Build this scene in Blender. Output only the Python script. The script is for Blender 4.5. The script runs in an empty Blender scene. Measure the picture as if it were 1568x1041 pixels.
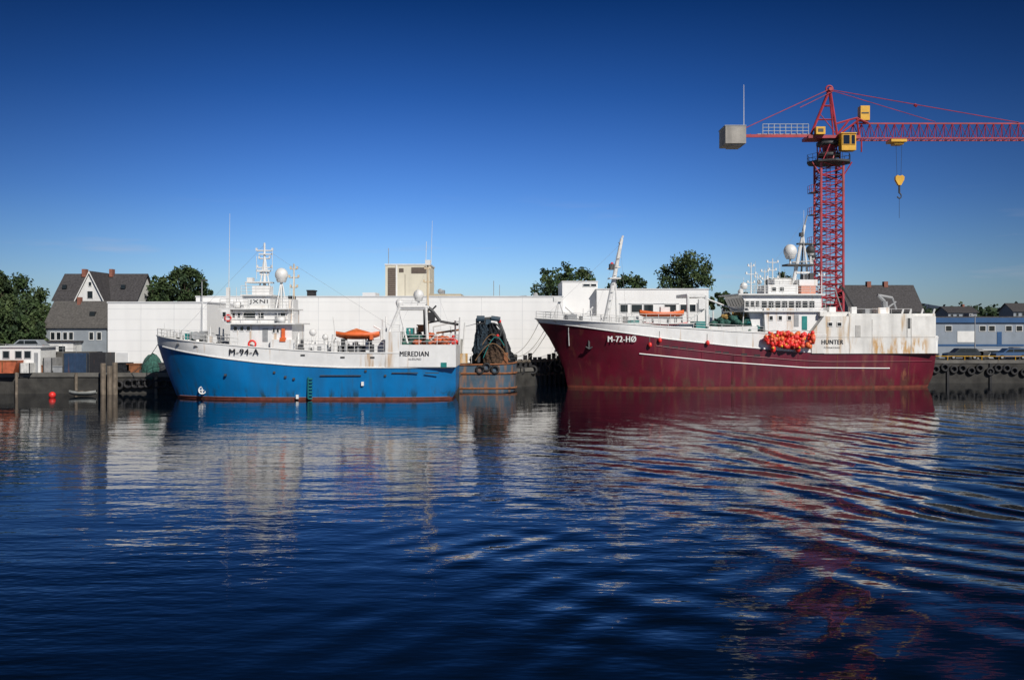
import bpy, math, random
from mathutils import Vector, Matrix
random.seed(7)
K=1524.0; H=7.4; CX=784.0; HY=500.0
scene=bpy.context.scene
# ---------------------------------------------------------------- materials
MATS={}
def mat(name,col,rough=.5,var=.12,scale=1.5,metal=0,rust=0,rustcol=(.20,.07,.025),streak=(1.6,1.6,.16),bump=0,grime=0):
    if name in MATS: return MATS[name]
    m=bpy.data.materials.new(name); m.use_nodes=True; nt=m.node_tree; N=nt.nodes; L=nt.links
    b=N['Principled BSDF']; b.inputs['Roughness'].default_value=rough; b.inputs['Metallic'].default_value=metal
    tc=N.new('ShaderNodeTexCoord')
    def noise(sc,vec=(1,1,1),det=4):
        mp=N.new('ShaderNodeMapping'); mp.inputs['Scale'].default_value=vec; L.new(tc.outputs['Object'],mp.inputs[0])
        n=N.new('ShaderNodeTexNoise'); n.inputs['Scale'].default_value=sc; n.inputs['Detail'].default_value=det; L.new(mp.outputs[0],n.inputs['Vector']); return n
    def mix(fac,a,c):
        x=N.new('ShaderNodeMix'); x.data_type='RGBA'
        if hasattr(fac,'links'): L.new(fac,x.inputs[0])
        else: x.inputs[0].default_value=fac
        for s,i in ((a,6),(c,7)):
            if hasattr(s,'links'): L.new(s,x.inputs[i])
            else: x.inputs[i].default_value=(*s,1)
        return x.outputs[2]
    def ramp(src,lo,hi,top=1):
        r=N.new('ShaderNodeMapRange'); r.inputs[1].default_value=lo; r.inputs[2].default_value=hi; r.inputs[4].default_value=top; L.new(src,r.inputs[0]); return r.outputs[0]
    n1=noise(scale)
    c=mix(ramp(n1.outputs[0],.3,.7),tuple(x*(1-var) for x in col),tuple(min(1,x*(1+var)) for x in col))
    if grime:
        n3=noise(1,(.9,.9,.12),5)
        c=mix(ramp(n3.outputs[0],.42,.72,grime),c,tuple(x*.35+.02 for x in col))
    if rust:
        n2=noise(1,streak,6)
        c=mix(ramp(n2.outputs[0],.70-rust*.25,.82-rust*.2,.85),c,rustcol)
    L.new(c,b.inputs['Base Color'])
    if bump:
        nb=noise(scale*.8); bp=N.new('ShaderNodeBump'); bp.inputs['Strength'].default_value=1; bp.inputs['Distance'].default_value=bump
        L.new(nb.outputs[0],bp.inputs['Height']); L.new(bp.outputs[0],b.inputs['Normal'])
    MATS[name]=m; return m
WHITE=mat('white_paint',(.78,.78,.77),.4,.05,1.2,rust=.42,rustcol=(.50,.33,.18),grime=.13,bump=.02)
WHITE2=mat('white_paint_rails',(.70,.70,.69),.45,.08,3)
WHRUST=mat('white_paint_rusty',(.74,.73,.70),.5,.08,.9,rust=.52,rustcol=(.48,.33,.18),streak=(1.3,1.3,.22),grime=.35,bump=.03)
BLUE=mat('blue_hull_paint',(.001,.165,.44),.38,.12,.5,rust=.44,rustcol=(.03,.10,.18),streak=(1.4,1.4,.1),grime=.35,bump=.035)
REDH=mat('red_hull_paint',(.130,.007,.022),.42,.22,.5,rust=.55,rustcol=(.16,.04,.033),streak=(1.6,1.6,.1),grime=.45,bump=.04)
BOOT=mat('antifouling_red',(.17,.04,.025),.7,.35,1.5,rust=.5,rustcol=(.05,.05,.03))
SLATEH=mat('old_hull_slate',(.05,.09,.13),.6,.2,1,rust=.85,rustcol=(.26,.12,.05),streak=(1.5,1.5,.3),bump=.05)
GLASS=mat('dark_glass',(.012,.016,.02),.08,.1)
BLACK=mat('black_rubber',(.018,.018,.02),.7,.3,3)
DARK=mat('dark_steel',(.05,.052,.055),.6,.25,3)
GREY=mat('grey_steel',(.28,.29,.30),.5,.15,2,rust=.2)
CONC=mat('quay_concrete',(.12,.115,.105),.85,.35,.7,rust=.3,rustcol=(.06,.05,.04),bump=.06)
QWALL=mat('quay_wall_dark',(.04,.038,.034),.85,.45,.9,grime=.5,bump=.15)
ORANGE=mat('orange_plastic',(.72,.15,.04),.45,.15,2)
ORED=mat('buoy_red',(.72,.035,.03),.45,.25,2)
OPINK=mat('buoy_coral',(.80,.13,.07),.45,.2,2)
YELLOW=mat('yellow_paint',(.70,.38,.02),.45,.15,2,rust=.15)
TEAL=mat('teal_paint',(.01,.20,.19),.5,.25,2)
NETG=mat('net_green',(.03,.10,.08),.9,.5,5,bump=.1)
NETD=mat('net_dark',(.012,.015,.02),.95,.6,5,bump=.25)
RUSTM=mat('rust_steel',(.22,.085,.035),.8,.4,2,bump=.04)
OCHRE=mat('rust_ochre',(.52,.30,.10),.7,.4,1.6,rust=.75,rustcol=(.62,.58,.5))
def stain(m,u0,u1,z0,z1,col,lo=.40,hi=.56):
    # run-down rust concentrated in one part of the plating (object space)
    nt=m.node_tree;N=nt.nodes;L=nt.links;b=N['Principled BSDF']; old=b.inputs['Base Color'].links[0].from_socket
    tc=N.new('ShaderNodeTexCoord'); sp=N.new('ShaderNodeSeparateXYZ'); L.new(tc.outputs['Object'],sp.inputs[0])
    def rg(src,a,b_):
        r=N.new('ShaderNodeMapRange'); r.interpolation_type='SMOOTHSTEP'; r.inputs[1].default_value=a; r.inputs[2].default_value=b_; L.new(src,r.inputs[0]); return r.outputs[0]
    def mu(a,c):
        n=N.new('ShaderNodeMath'); n.operation='MULTIPLY'; L.new(a,n.inputs[0]); L.new(c,n.inputs[1]); return n.outputs[0]
    mp=N.new('ShaderNodeMapping'); mp.inputs['Scale'].default_value=(.9,.9,.22); L.new(tc.outputs['Object'],mp.inputs[0])
    n=N.new('ShaderNodeTexNoise'); n.inputs['Scale'].default_value=1.3; n.inputs['Detail'].default_value=7; n.inputs['Roughness'].default_value=.65; L.new(mp.outputs[0],n.inputs['Vector'])
    f=mu(mu(rg(sp.outputs[0],u0,u0+1),rg(sp.outputs[0],u1,u1-1)),mu(rg(sp.outputs[2],z0-.2,z0),rg(sp.outputs[2],z1,z1-1.2)))
    f=mu(f,rg(n.outputs[0],lo,hi))
    x=N.new('ShaderNodeMix'); x.data_type='RGBA'; L.new(f,x.inputs[0]); L.new(old,x.inputs[6]); x.inputs[7].default_value=(*col,1); L.new(x.outputs[2],b.inputs['Base Color'])
stain(WHRUST,35.5,43.5,4.2,6.6,(.52,.31,.12),.46,.62)
stain(REDH,0,46,.2,2.0,(.10,.035,.028),.45,.62); stain(REDH,28,44,1,4.3,(.22,.08,.045),.60,.70); stain(BLUE,-2,30,.1,1.5,(.02,.06,.09),.5,.66)
DECK=mat('deck_green_grey',(.09,.12,.11),.7,.2,1)
BEIGE=mat('beige_render',(.62,.58,.47),.8,.06,.8,grime=.2)
BRN=mat('brown_louvre',(.10,.075,.06),.7,.2,3)
PANEL=mat('white_wall_panels',(.84,.84,.83),.55,.03,.25,grime=.08)
SEAM=mat('panel_seam',(.62,.63,.64),.6,.08,1)
SLATE=mat('slate_roof',(.055,.052,.055),.75,.4,4,bump=.05)
CLAPW=mat('white_clapboard',(.74,.74,.72),.6,.05,1.5,grime=.15)
CLAPG=mat('grey_clapboard',(.24,.27,.30),.7,.1,1.5)
CRED=mat('crane_red',(.34,.03,.045),.5,.3,1,rust=.25)
CBLK=mat('counterweight_concrete',(.36,.34,.31),.8,.15,1,grime=.5)
LTXT=mat('lettering_black',(.015,.015,.02),.5,.05)
WTXT=mat('lettering_white',(.78,.78,.76),.5,.05)
BLUEP=mat('blue_fascia',(.02,.08,.20),.45,.1,1)
BARK=mat('bark',(.07,.05,.035),.9,.3,3)
ROPE=mat('mooring_rope',(.35,.33,.28),.9,.2,4)
WOOD=mat('old_timber',(.16,.13,.10),.9,.35,2,bump=.05)
# ---------------------------------------------------------------- geometry accumulators
class Part:
    def __init__(s,name,m,smooth=False): s.name=name; s.m=m; s.smooth=smooth; s.v=[]; s.f=[]
    def add(s,vs,fs):
        o=len(s.v); s.v.extend([tuple(a) for a in vs]); s.f.extend([tuple(i+o for i in f) for f in fs]); return s
    def box(s,x0,x1,y0,y1,z0,z1):
        if x0>x1:x0,x1=x1,x0
        if y0>y1:y0,y1=y1,y0
        if z0>z1:z0,z1=z1,z0
        vs=[(x,y,z) for z in (z0,z1) for y in (y0,y1) for x in (x0,x1)]
        return s.add(vs,[(0,2,3,1),(4,5,7,6),(0,1,5,4),(2,6,7,3),(0,4,6,2),(1,3,7,5)])
    def tube(s,p,q,r,r2=None,n=5):
        p=Vector(p);q=Vector(q);d=q-p
        if d.length<1e-5:return s
        r2=r if r2 is None else r2
        z=d.normalized(); a=Vector((0,0,1)) if abs(z.z)<.9 else Vector((1,0,0)); x=z.cross(a).normalized(); y=z.cross(x)
        vs=[]
        for c,rr in ((p,r),(q,r2)):
            for i in range(n):
                t=2*math.pi*i/n; vs.append(c+x*math.cos(t)*rr+y*math.sin(t)*rr)
        fs=[(i,(i+1)%n,n+(i+1)%n,n+i) for i in range(n)]+[tuple(range(n-1,-1,-1)),tuple(range(n,2*n))]
        return s.add(vs,fs)
    def path(s,pts,r,n=5):
        pts=[Vector(p) for p in pts]; vs=[]; N_=len(pts)
        for k,p in enumerate(pts):
            z=(pts[min(k+1,N_-1)]-pts[max(k-1,0)]).normalized(); a=Vector((0,0,1)) if abs(z.z)<.95 else Vector((1,0,0)); x=z.cross(a).normalized(); y=z.cross(x)
            for i in range(n):
                t=2*math.pi*(i+.5)/n; vs.append(p+x*math.cos(t)*r+y*math.sin(t)*r)
        s.add(vs,[(k*n+i,k*n+(i+1)%n,(k+1)*n+(i+1)%n,(k+1)*n+i) for k in range(N_-1) for i in range(n)])
    def ball(s,c,r,sc=(1,1,1),seg=12,rings=7,jit=0):
        vs=[];fs=[]
        for i in range(rings+1):
            ph=math.pi*i/rings
            for j in range(seg):
                th=2*math.pi*j/seg; k=1+random.uniform(-jit,jit)
                vs.append((c[0]+r*sc[0]*k*math.sin(ph)*math.cos(th),c[1]+r*sc[1]*k*math.sin(ph)*math.sin(th),c[2]+r*sc[2]*k*math.cos(ph)))
        for i in range(rings):
            for j in range(seg):
                fs.append((i*seg+j,(i+1)*seg+j,(i+1)*seg+(j+1)%seg,i*seg+(j+1)%seg))
        return s.add(vs,fs)
    def prism(s,pts,y0,y1):   # pts (x,z)
        n=len(pts); vs=[(x,y0,z) for x,z in pts]+[(x,y1,z) for x,z in pts]
        return s.add(vs,[tuple(range(n)),tuple(range(2*n-1,n-1,-1))]+[((i+1)%n,i,n+i,n+(i+1)%n) for i in range(n)])
    def torus(s,c,R,r,ax='y',n=14,m=6):
        vs=[];fs=[]
        for i in range(n):
            t=2*math.pi*i/n
            for j in range(m):
                p=2*math.pi*j/m; d=R+r*math.cos(p); a=d*math.cos(t);b=d*math.sin(t);h=r*math.sin(p)
                o={'y':(a,h,b),'z':(a,b,h),'x':(h,a,b)}[ax]
                vs.append((c[0]+o[0],c[1]+o[1],c[2]+o[2]))
        for i in range(n):
            for j in range(m): fs.append((i*m+j,((i+1)%n)*m+j,((i+1)%n)*m+(j+1)%m,i*m+(j+1)%m))
        return s.add(vs,fs)
class Thing:
    def __init__(s,name,ox=0,oy=0,deg=0,oz=0):
        e=bpy.data.objects.new(name,None); scene.collection.objects.link(e); e.location=(ox,oy,oz); e.rotation_euler=(0,0,math.radians(deg)); e.empty_display_size=.5
        s.e=e; s.ox=ox; s.oy=oy; a=math.radians(deg); s.a=(math.cos(a),math.sin(a)); s.b=(-math.sin(a),math.cos(a)); s.parts={}
    def at(s,px,py,v):
        t=(px-CX)/K
        u=(t*(s.oy+v*s.b[1])-s.ox-v*s.b[0])/(s.a[0]-t*s.a[1])
        Y=s.oy+u*s.a[1]+v*s.b[1]
        return Vector((u,v,H+(HY-py)/K*Y))
    def part(s,name,m,smooth=False):
        if name not in s.parts: s.parts[name]=Part(name,m,smooth)
        return s.parts[name]
    def bx(s,name,m,x0,x1,y0,y1,v0,v1):
        a=s.at(x0,y0,v0); b=s.at(x1,y1,v0); s.part(name,m).box(a.x,b.x,v0,v1,a.z,b.z)
    def win(s,x0,x1,y0,y1,v,m=None,fr=WHITE2,nm='window_glass'):
        a=s.at(x0,y0,v); b=s.at(x1,y1,v); s.part(nm,m or GLASS).box(a.x,b.x,v-.03,v+.02,a.z,b.z)
        f=s.part('window_frames',fr); w=.07
        f.box(a.x-w,b.x+w,v-.07,v+.01,a.z,a.z+w); f.box(a.x-w,b.x+w,v-.07,v+.01,b.z-w,b.z)
        f.box(a.x-w,a.x,v-.07,v+.01,b.z,a.z); f.box(b.x,b.x+w,v-.07,v+.01,b.z,a.z)
    def tb(s,name,m,p,q,r,r2=None,n=6): s.part(name,m).tube(s.at(*p),s.at(*q),r,r2,n)
    def rail(s,pts,h=1.0,nr=3,sp=1.6,r=.03,name='railings',m=None):
        P=s.part(name,m or WHITE2)
        for a,b in zip(pts,pts[1:]):
            a=Vector(a);b=Vector(b);d=(b-a).length; n=max(1,round(d/sp))
            for i in range(1,nr+1):
                o=Vector((0,0,h*i/nr)); P.tube(a+o,b+o,r*.85,n=4)
            for i in range(n+1):
                c=a.lerp(b,i/n); P.tube(c,c+Vector((0,0,h)),r,n=4)
    def text(s,body,p0,p1,h,m,name='lettering',bold=.015):
        cu=bpy.data.curves.new('t','FONT'); cu.body=body; cu.resolution_u=4; cu.space_character=1.12
        ob=bpy.data.objects.new('t',cu); scene.collection.objects.link(ob); bpy.context.view_layer.update()
        dg=bpy.context.evaluated_depsgraph_get(); me=bpy.data.meshes.new_from_object(ob.evaluated_get(dg)); bpy.data.objects.remove(ob)
        xs=[v.co.x for v in me.vertices]; ys=[v.co.y for v in me.vertices]; x0,x1,y0,y1=min(xs),max(xs),min(ys),max(ys)
        p0=Vector(p0);p1=Vector(p1); d=p1-p0; up=Vector((0,0,1))
        P=s.part(name+'_'+m.name,m)
        vs=[p0+d*((v.co.x-x0)/(x1-x0))+up*((v.co.y-y0)/(y1-y0)*h) for v in me.vertices]
        P.add(vs,[tuple(p.vertices) for p in me.polygons])
        if bold>.003: P.add([v+d.normalized()*h*.09+d.cross(up).normalized()*.004 for v in vs],[tuple(p.vertices) for p in me.polygons])
    def done(s):
        for P in s.parts.values():
            me=bpy.data.meshes.new(P.name); me.from_pydata(P.v,[],P.f); me.materials.append(P.m)
            if P.smooth:
                me.shade_smooth()
            me.update(); o=bpy.data.objects.new(P.name,me); scene.collection.objects.link(o); o.parent=s.e
        return s
def interp(tab,x):
    if x<=tab[0][0]: return tab[0][1]
    for (a,b),(c,d) in zip(tab,tab[1:]):
        if x<=c: return b+(d-b)*(x-a)/(c-a)
    return tab[-1][1]
def hull(T,stem,stern,B,entW,entD,rows,top,n=56,keel=.9,tw=.3,td=.06,pre=''):
    """rows: list of (zfun(s), part name, material) - surface between previous row and this one"""
    def pt(s,z):
        st=interp(stem,z); u=st+s*(interp(stern,z)-st); zr=max(0,min(1,z/top(s)))
        ent=entW+(entD-entW)*zr; q=min(1,max(0,(u-st)/ent)); f=(1-(1-q)**2.1)**.85
        Bz=B*(keel+(1-keel)*zr**.6); g=1-(tw+(td-tw)*zr)*max(0,(s-.8)/.2)**2
        return Vector((u,Bz*f*g,z))
    ss=[(i/n)**1.35 for i in range(n+1)]
    prev=rows[0][0]
    for zf,nm,m in rows[1:]:
        P=T.part(nm,m,True); sub=4; vs=[];fs=[]
        for side in (-1,1):
            o=len(vs)
            for j in range(sub+1):
                for s_ in ss:
                    z=prev(s_)+(zf(s_)-prev(s_))*j/sub; p=pt(s_,z); vs.append((p.x,side*p.y,z))
            w=n+1
            for j in range(sub):
                for i in range(n):
                    q=(o+j*w+i,o+j*w+i+1,o+(j+1)*w+i+1,o+(j+1)*w+i); fs.append(q if side<0 else q[::-1])
        # transom
        o=len(vs)
        for j in range(sub+1):
            z=prev(1)+(zf(1)-prev(1))*j/sub; p=pt(1,z); vs+= [(p.x,-p.y,z),(p.x,p.y,z)]
        for j in range(sub): fs.append((o+2*j,o+2*j+1,o+2*j+3,o+2*j+2))
        P.add(vs,fs); prev=zf
    return pt
def deck(T,pt,zf,m,n=40,name='deck'):
    vs=[];fs=[]
    for i in range(n+1):
        s_=i/n; z=zf(s_); p=pt(s_,z); vs+=[(p.x,-p.y,z),(p.x,p.y,z)]
    for i in range(n): fs.append((2*i,2*i+2,2*i+3,2*i+1))
    T.part(name,m).add(vs,fs)
def caprail(T,pt,zf,m,r,name,s0=0,s1=1,n=50,sides=(-1,1),out=0):
    P=T.part(name,m,True)
    for sd in sides:
        pts=[]
        for i in range(n+1):
            s_=s0+(s1-s0)*i/n; z=zf(s_); p=pt(s_,z); pts.append((p.x,sd*(p.y+out),z))
        P.path(pts,r,6)
def boat(T,nm,m,u0,u1,v,z,h,w,canopy=None,cm=None):
    n=14; vs=[];fs=[]
    for i in range(n+1):
        s_=i/n; b=w*(max(0,math.sin(math.pi*min(1,max(0,.02+s_*.96))))**.55)/2; zt=z+h*(1+.35*(2*s_-1)**2); zb=z+h*.5*abs(2*s_-1)**3; u=u0+(u1-u0)*s_
        vs+=[(u,v-b,zt),(u,v-b*.85,z+(zt-z)*.5),(u,v,zb),(u,v+b*.85,z+(zt-z)*.5),(u,v+b,zt)]
    for i in range(n):
        for j in range(4): fs.append((5*i+j,5*i+5+j,5*i+6+j,5*i+1+j))
        fs.append((5*i,5*i+4,5*i+9,5*i+5))
    T.part(nm,m,True).add(vs,fs)
    if canopy:
        vs=[];fs=[]; m2=8
        for i in range(n+1):
            s_=i/n; a=math.sin(math.pi*s_)
            for j in range(m2+1):
                t=math.pi*j/m2; vs.append((u0+(u1-u0)*(.06+.88*s_),v-math.cos(t)*w*.46*a**.5,z+h*.95+canopy*math.sin(t)*a**1.6))
        w_=m2+1
        for i in range(n):
            for j in range(m2): fs.append((i*w_+j,i*w_+j+1,(i+1)*w_+j+1,(i+1)*w_+j))
        T.part(nm+'_canopy',cm or m,True).add(vs,fs)
def heap(T,nm,m,px0,px1,py0,py1,v0,v1,n,r,jit=.25):
    P=T.part(nm,m,True)
    for i in range(n):
        px=random.uniform(px0,px1); e=1-abs((px-(px0+px1)/2)/((px1-px0)/2))**2
        py=py1-(py1-py0)*random.random()*(.35+.65*e); v=random.uniform(v0,v1)
        P.ball(T.at(px,py,v),r*random.uniform(.6,1.2),(1.2,1,.8),8,5,jit)
def mast(T,px,y0,y1,v,r,bars=(),m=None,name='mast'):
    m=m or WHITE2
    T.tb(name,m,(px,y0,v),(px,y1,v),r,r*.55,8)
    for (y,w) in bars: T.tb(name,m,(px-w,y,v),(px+w,y,v),r*.45,n=5); [T.part(name,m).box(*(lambda c:(c.x-.09,c.x+.09,c.y-.09,c.y+.09,c.z,c.z+.28))(T.at(px+sx*w,y,v))) for sx in(-1,1)]
def dome(T,px,py,v,r,m,ybase):
    c=T.at(px,py,v); P=T.part('radome_'+m.name,m,True); P.ball(c,r,(1,1,1.08),18,12); 
    b=T.at(px,ybase,v); T.part('radome_post',WHITE2).tube(b,(c.x,c.y,c.z-r*.8),.13,n=8); T.part('radome_post',WHITE2).tube((c.x,c.y,c.z-r*1.15),(c.x,c.y,c.z-r*.75),r*.6,r*.85,14)
# ================================================================ BLUE FISHING VESSEL
T=Thing('blue_fishing_vessel',(272-CX)/K*104.3,104.3,0)
s2=lambda tab,L0,L:(lambda s_:interp(tab,L0+s_*L))
bt=[(-2.2,6.45),(1.5,6.0),(5.7,5.6),(9,5.3),(12.5,5.05),(17.7,4.75),(30,4.7)]
bb=[(-2.2,5.5),(1.5,4.85),(5.7,4.2),(9,3.8),(12.5,3.5),(17.7,3.27),(30,3.27)]
top=s2(bt,-2.2,31.5); bnd=s2(bb,-2.2,31.5)
stem=[(-1.5,.9),(0,0),(2.3,-.96),(4.1,-1.64),(5.55,-2.1),(6.5,-2.2)]
stern=[(-1.5,28.2),(0,28.9),(1,29.3),(6,29.4)]
pt=hull(T,stem,stern,4.25,11,6.5,[(lambda s_:-1.5,'',None),(lambda s_:.22,'hull_boottop',BOOT),(lambda s_:bnd(s_),'hull_topsides',BLUE),(lambda s_:top(s_),'bulwark',WHITE)],top,tw=.35)
caprail(T,pt,lambda s_:top(s_)+.02,WHITE2,.08,'caprail')
caprail(T,pt,lambda s_:bnd(s_),WHITE2,.09,'rubbing_strake',.03,.99,sides=(-1,),out=.02)
caprail(T,pt,lambda s_:.24,mat('boot_line',(.22,.10,.08),.7,.3,1),.05,'boot_line',.02,.99,sides=(-1,),out=.0)
deck(T,pt,lambda s_:bnd(s_)+.35,DECK)
def sidept(u,z):   # near side
    L=interp(stern,z)-interp(stem,z); p=pt((u-interp(stem,z))/L,z); return Vector((p.x,-p.y,z))
def hulltext(T,body,px0,px1,py0,py1,vg,m,off=.05,bold=.02):
    a=T.at(px0,py1,vg);b=T.at(px1,py1,vg); h=T.at(px0,py0,vg).z-a.z
    p=sidept(a.x,a.z+h*.5);q=sidept(b.x,a.z+h*.5); d=(q-p).cross(Vector((0,0,1))).normalized()
    p=p+d*off;q=q+d*off; p.z=a.z;q.z=b.z; T.text(body,p,q,h,m,bold=bold)
hulltext(T,'M-94-A',352,397,534,543,-4.1,LTXT,.16,.012)
for k in range(22):
    px=random.uniform(455,590); w=random.uniform(1.5,5); v=random.uniform(-3.2,2)
    T.bx('deck_gear_%d'%(k%4),(WHITE,GREY,DARK,WHITE2)[k%4],px,px+w,random.uniform(518,534),545,v,v+.6)
for k in range(14):
    px=random.uniform(262,345); w=random.uniform(1.5,5); v=random.uniform(-1.5,1.5)
    T.bx('fore_gear_%d'%(k%3),(WHITE2,GREY,DARK)[k%3],px,px+w,random.uniform(508,518),530,v,v+.6)
# stern block
T.bx('stern_house',WHITE,612,698,528,562,-4.30,4.2); T.bx('stern_house',WHITE,590,612.5,508,562.2,-4.28,4.2)
T.text('MEREDIAN',T.at(612,545.5,-4.33),T.at(656,545.5,-4.33),.5,LTXT,bold=.006); T.text('ALESUND',T.at(625,551.5,-4.33),T.at(645,551.5,-4.33),.22,LTXT,bold=0)
T.bx('teal_hatch',TEAL,675,684,555,562,-4.35,-4.2)
T.rail([T.at(600,508,-4.1),T.at(612,508,-4.1)],.7)
T.rail([T.at(614,528,-4.1),T.at(697,528,-4.1),T.at(697,528,-4.1)+Vector((0,8,0))],1.0)
# hull marks : scuppers, ladder, bow thruster mark
for a,b,y in ((490,553,575),(600,640,571),(651,672,571)):
    p=T.at(a,y,-4.25);q=T.at(b,y,-4.25); T.part('scupper_line',DARK).box(p.x,q.x,-4.28,-4.2,p.z-.04,p.z+.05)
for y in range(579,610,5): T.bx('hull_ladder',mat('ladder_green',(.01,.16,.17),.5),472,478,y,y+2.2,-4.33,-4.1)
T.bx('hull_ladder',MATS['ladder_green'],471,472.3,577,610,-4.33,-4.1)
c=sidept(T.at(312,598,-2.2).x,.9); T.part('thruster_mark',WTXT).torus((c.x,c.y-.05,c.z),.36,.07); T.part('thruster_mark',WTXT).box(c.x-.3,c.x+.3,c.y-.08,c.y,c.z-.05,c.z+.05); T.part('thruster_mark',WTXT).box(c.x-.05,c.x+.05,c.y-.09,c.y,c.z-.3,c.z+.3)
for px,py in ((345,574),(420,570),(437,577),(560,568),(450,580),(590,575)):
    c=T.at(px,py,-4.2); T.part('hull_vents',DARK).box(c.x-.1,c.x+.1,-4.27,-4.0,c.z-.1,c.z+.1)
for px,py in ((455,606),(555,586)):
    c=T.at(px,py,-4.25); T.part('draft_marks',WTXT).box(c.x-.12,c.x+.12,-4.28,-4.0,c.z-.3,c.z+.1)
for i,u in enumerate((1.2,3.2,14,18,21)):
    z=interp(bt,u)-.45; p=sidept(u,z); T.part('fairleads',DARK).box(u-.22,u+.22,p.y-.03,p.y+.1,z-.09,z+.09)
# forecastle rail + gear
pts=[]
for i in range(12):
    s_=.0+.30*i/11; z=top(s_); p=pt(s_,z); pts.append(Vector((p.x+.1,-p.y*.97,z)))
T.rail(pts,.75,2,1.2); T.rail([Vector((p.x,-p.y,p.z)) for p in pts],.75,2,1.2)
mast(T,252,518,494,0,.06)
T.bx('windlass',TEAL,283,296,510,520,-1.2,1.2); T.tb('windlass_drum',GREY,(300,514,-1.3),(300,514,1.3),.45,n=12); T.bx('windlass_box',GREY,305,313,507,520,-.6,.6)
T.bx('bow_hatch',WHITE,318,332,514,524,-1.4,1.4); T.tb('fore_derrick',WHITE2,(285,505,0),(345,522,-.5),.07)
for px in (268,276,322,336,342): T.tb('deck_posts',WHITE2,(px,524,-1),(px,random.uniform(500,510),-1),.08)
# superstructure
def slanthouse(T,nm,m,xl_t,xl_b,xr,yt,yb,v0,v1):
    a=T.at(xl_t,yt,v0);b=T.at(xl_b,yb,v0);c=T.at(xr,yb,v0);d=T.at(xr,yt,v0)
    T.part(nm,m).prism([(a.x,a.z),(b.x,b.z),(c.x,c.z),(d.x,d.z)],v0,v1)
slanthouse(T,'deckhouse',WHITE,353,351,447,496,538,-3.0,3.0)
slanthouse(T,'deckhouse',WHITE,414,414,452,520,540,-3.6,-2.9)
T.bx('boat_deck',WHITE2,345,452,494.5,496.8,-3.7,3.7)
slanthouse(T,'bridge',WHITE,342,347,441,474,494.5,-2.7,2.7)
slanthouse(T,'bridge_wing',WHITE,337,341,352,474,492,-3.4,3.4)
T.bx('bridge_roof',WHITE2,335,443,472,474,-3.4,3.4)
slanthouse(T,'top_house',WHITE,371,374,414,453,472,-2.0,2.0)
T.bx('top_roof',WHITE2,368,416,451,453,-2.3,2.3)
T.bx('name_board',WTXT,380,412,457,467.5,-3.42,-3.38); T.text('JXNI',T.at(382,466,-3.46),T.at(410,466,-3.46),.5,LTXT,bold=.0)
T.bx('name_board_posts',WHITE2,381,382,457,472,-3.38,-3.3); T.bx('name_board_posts',WHITE2,410,411,457,472,-3.38,-3.3)
T.win(377,391,477,487,-2.7); T.win(396,404,478,487,-2.7)
T.win(341,346,478,485,-3.4); 
for x in (356,364,372): T.win(x,x+4,478,486,-2.7)
for x in (358,368,378): T.win(x,x+5,500,506,-3.0)
for x in (418,424): T.win(x,x+3,503,509,-3.0)
T.bx('deckhouse_door',GREY,402,410,503,523,-3.05,-2.9); T.bx('deckhouse_door',GREY,421,428,480,494,-2.76,-2.6)
T.win(430,437,479,485,-2.7)
T.part('lifebuoy',ORED,True).torus(T.at(386,527,-3.6),.36,.1); T.part('lifebuoy',ORED,True).torus(T.at(349,487,-3.5),.3,.08)
T.bx('raft_locker',ORANGE,431,436,503,522,-3.3,-3.05); T.bx('raft_locker',ORANGE,428,437,517,523,-3.7,-3.3)
T.part('liferaft',WHITE2,True).tube(T.at(424,490,-3.4),T.at(436,490,-3.4),.36,n=12); T.part('liferaft',WHITE2,True).tube(T.at(358,467,-1.4),T.at(368,467,-1.4),.33,n=12)
T.rail([T.at(346,494.5,-3.6),T.at(451,494.5,-3.6)],1.05); T.rail([T.at(337,472,-3.3),T.at(380,472,-3.3)],.95); T.rail([T.at(412,472,-3.3),T.at(442,472,-3.3)],.95); T.rail([T.at(346,494.5,3.6),T.at(451,494.5,3.6)],1.05)
T.rail([T.at(369,451,-2.2),T.at(415,451,-2.2)],.9); T.rail([T.at(337,472,-3.3),T.at(337,472,3.3)+Vector((0,0,0))],.95)
T.bx('mast_house',WHITE,386,411,438,451,-1.0,1.0); T.bx('mast_platform',WHITE2,376,413,431,433,-1.0,1.0); T.bx('searchlight',WHITE2,378,386,425,431,-.5,.5)
for a,b in (((378,451),(376,432)),((411,451),(413,432))): T.tb('mast_legs',WHITE2,(*a,-.9),(*b,-.9),.07)
mast(T,405,452,372,0,.17,((384,12),(396,8),(410,11),(421,6))); T.tb('mast',WHITE2,(414,450,0),(406,395,0),.08); T.tb('mast',WHITE2,(396,450,0),(404,400,0),.08)
T.bx('radar_scanner',WHITE2,392,413,413,416,-.3,.3); T.bx('radar_scanner',WHITE2,396,416,388,390,-.25,.25)
dome(T,431,421,0,.68,WHITE2,472)
for x in (423,439): T.tb('dome_legs',WHITE2,(x,472,-1),(430 if x<430 else 432,432,0),.06)
mast(T,450,540,404,0,.13,((412,5),(425,7),(440,5)),m=mat('cream_paint',(.62,.50,.34),.5,.1,2),name='cream_mast'); T.tb('stays',WHITE2,(450,410,0),(447,495,-2.5),.03)
T.bx('funnel',WHITE,440,449,458,496,-1.2,1.2); T.bx('funnel_top',DARK,441,448,453,458,-.8,.8)
T.tb('whip_antenna',WHITE2,(350,472,-2),(351,400,-2),.05,.03); T.tb('whip_antenna',WHITE2,(351,400,-2),(352,327,-2),.03,.015)
T.bx('antenna_mount',WHITE2,346,351,440,472,-2.2,-1.8); 
for px,y in ((362,440),(393,392),(417,380),(444,430),(418,436),(366,455)): T.tb('whip_antenna',WHITE2,(px,y+35,-.5),(px,y,-.5),.028)
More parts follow.
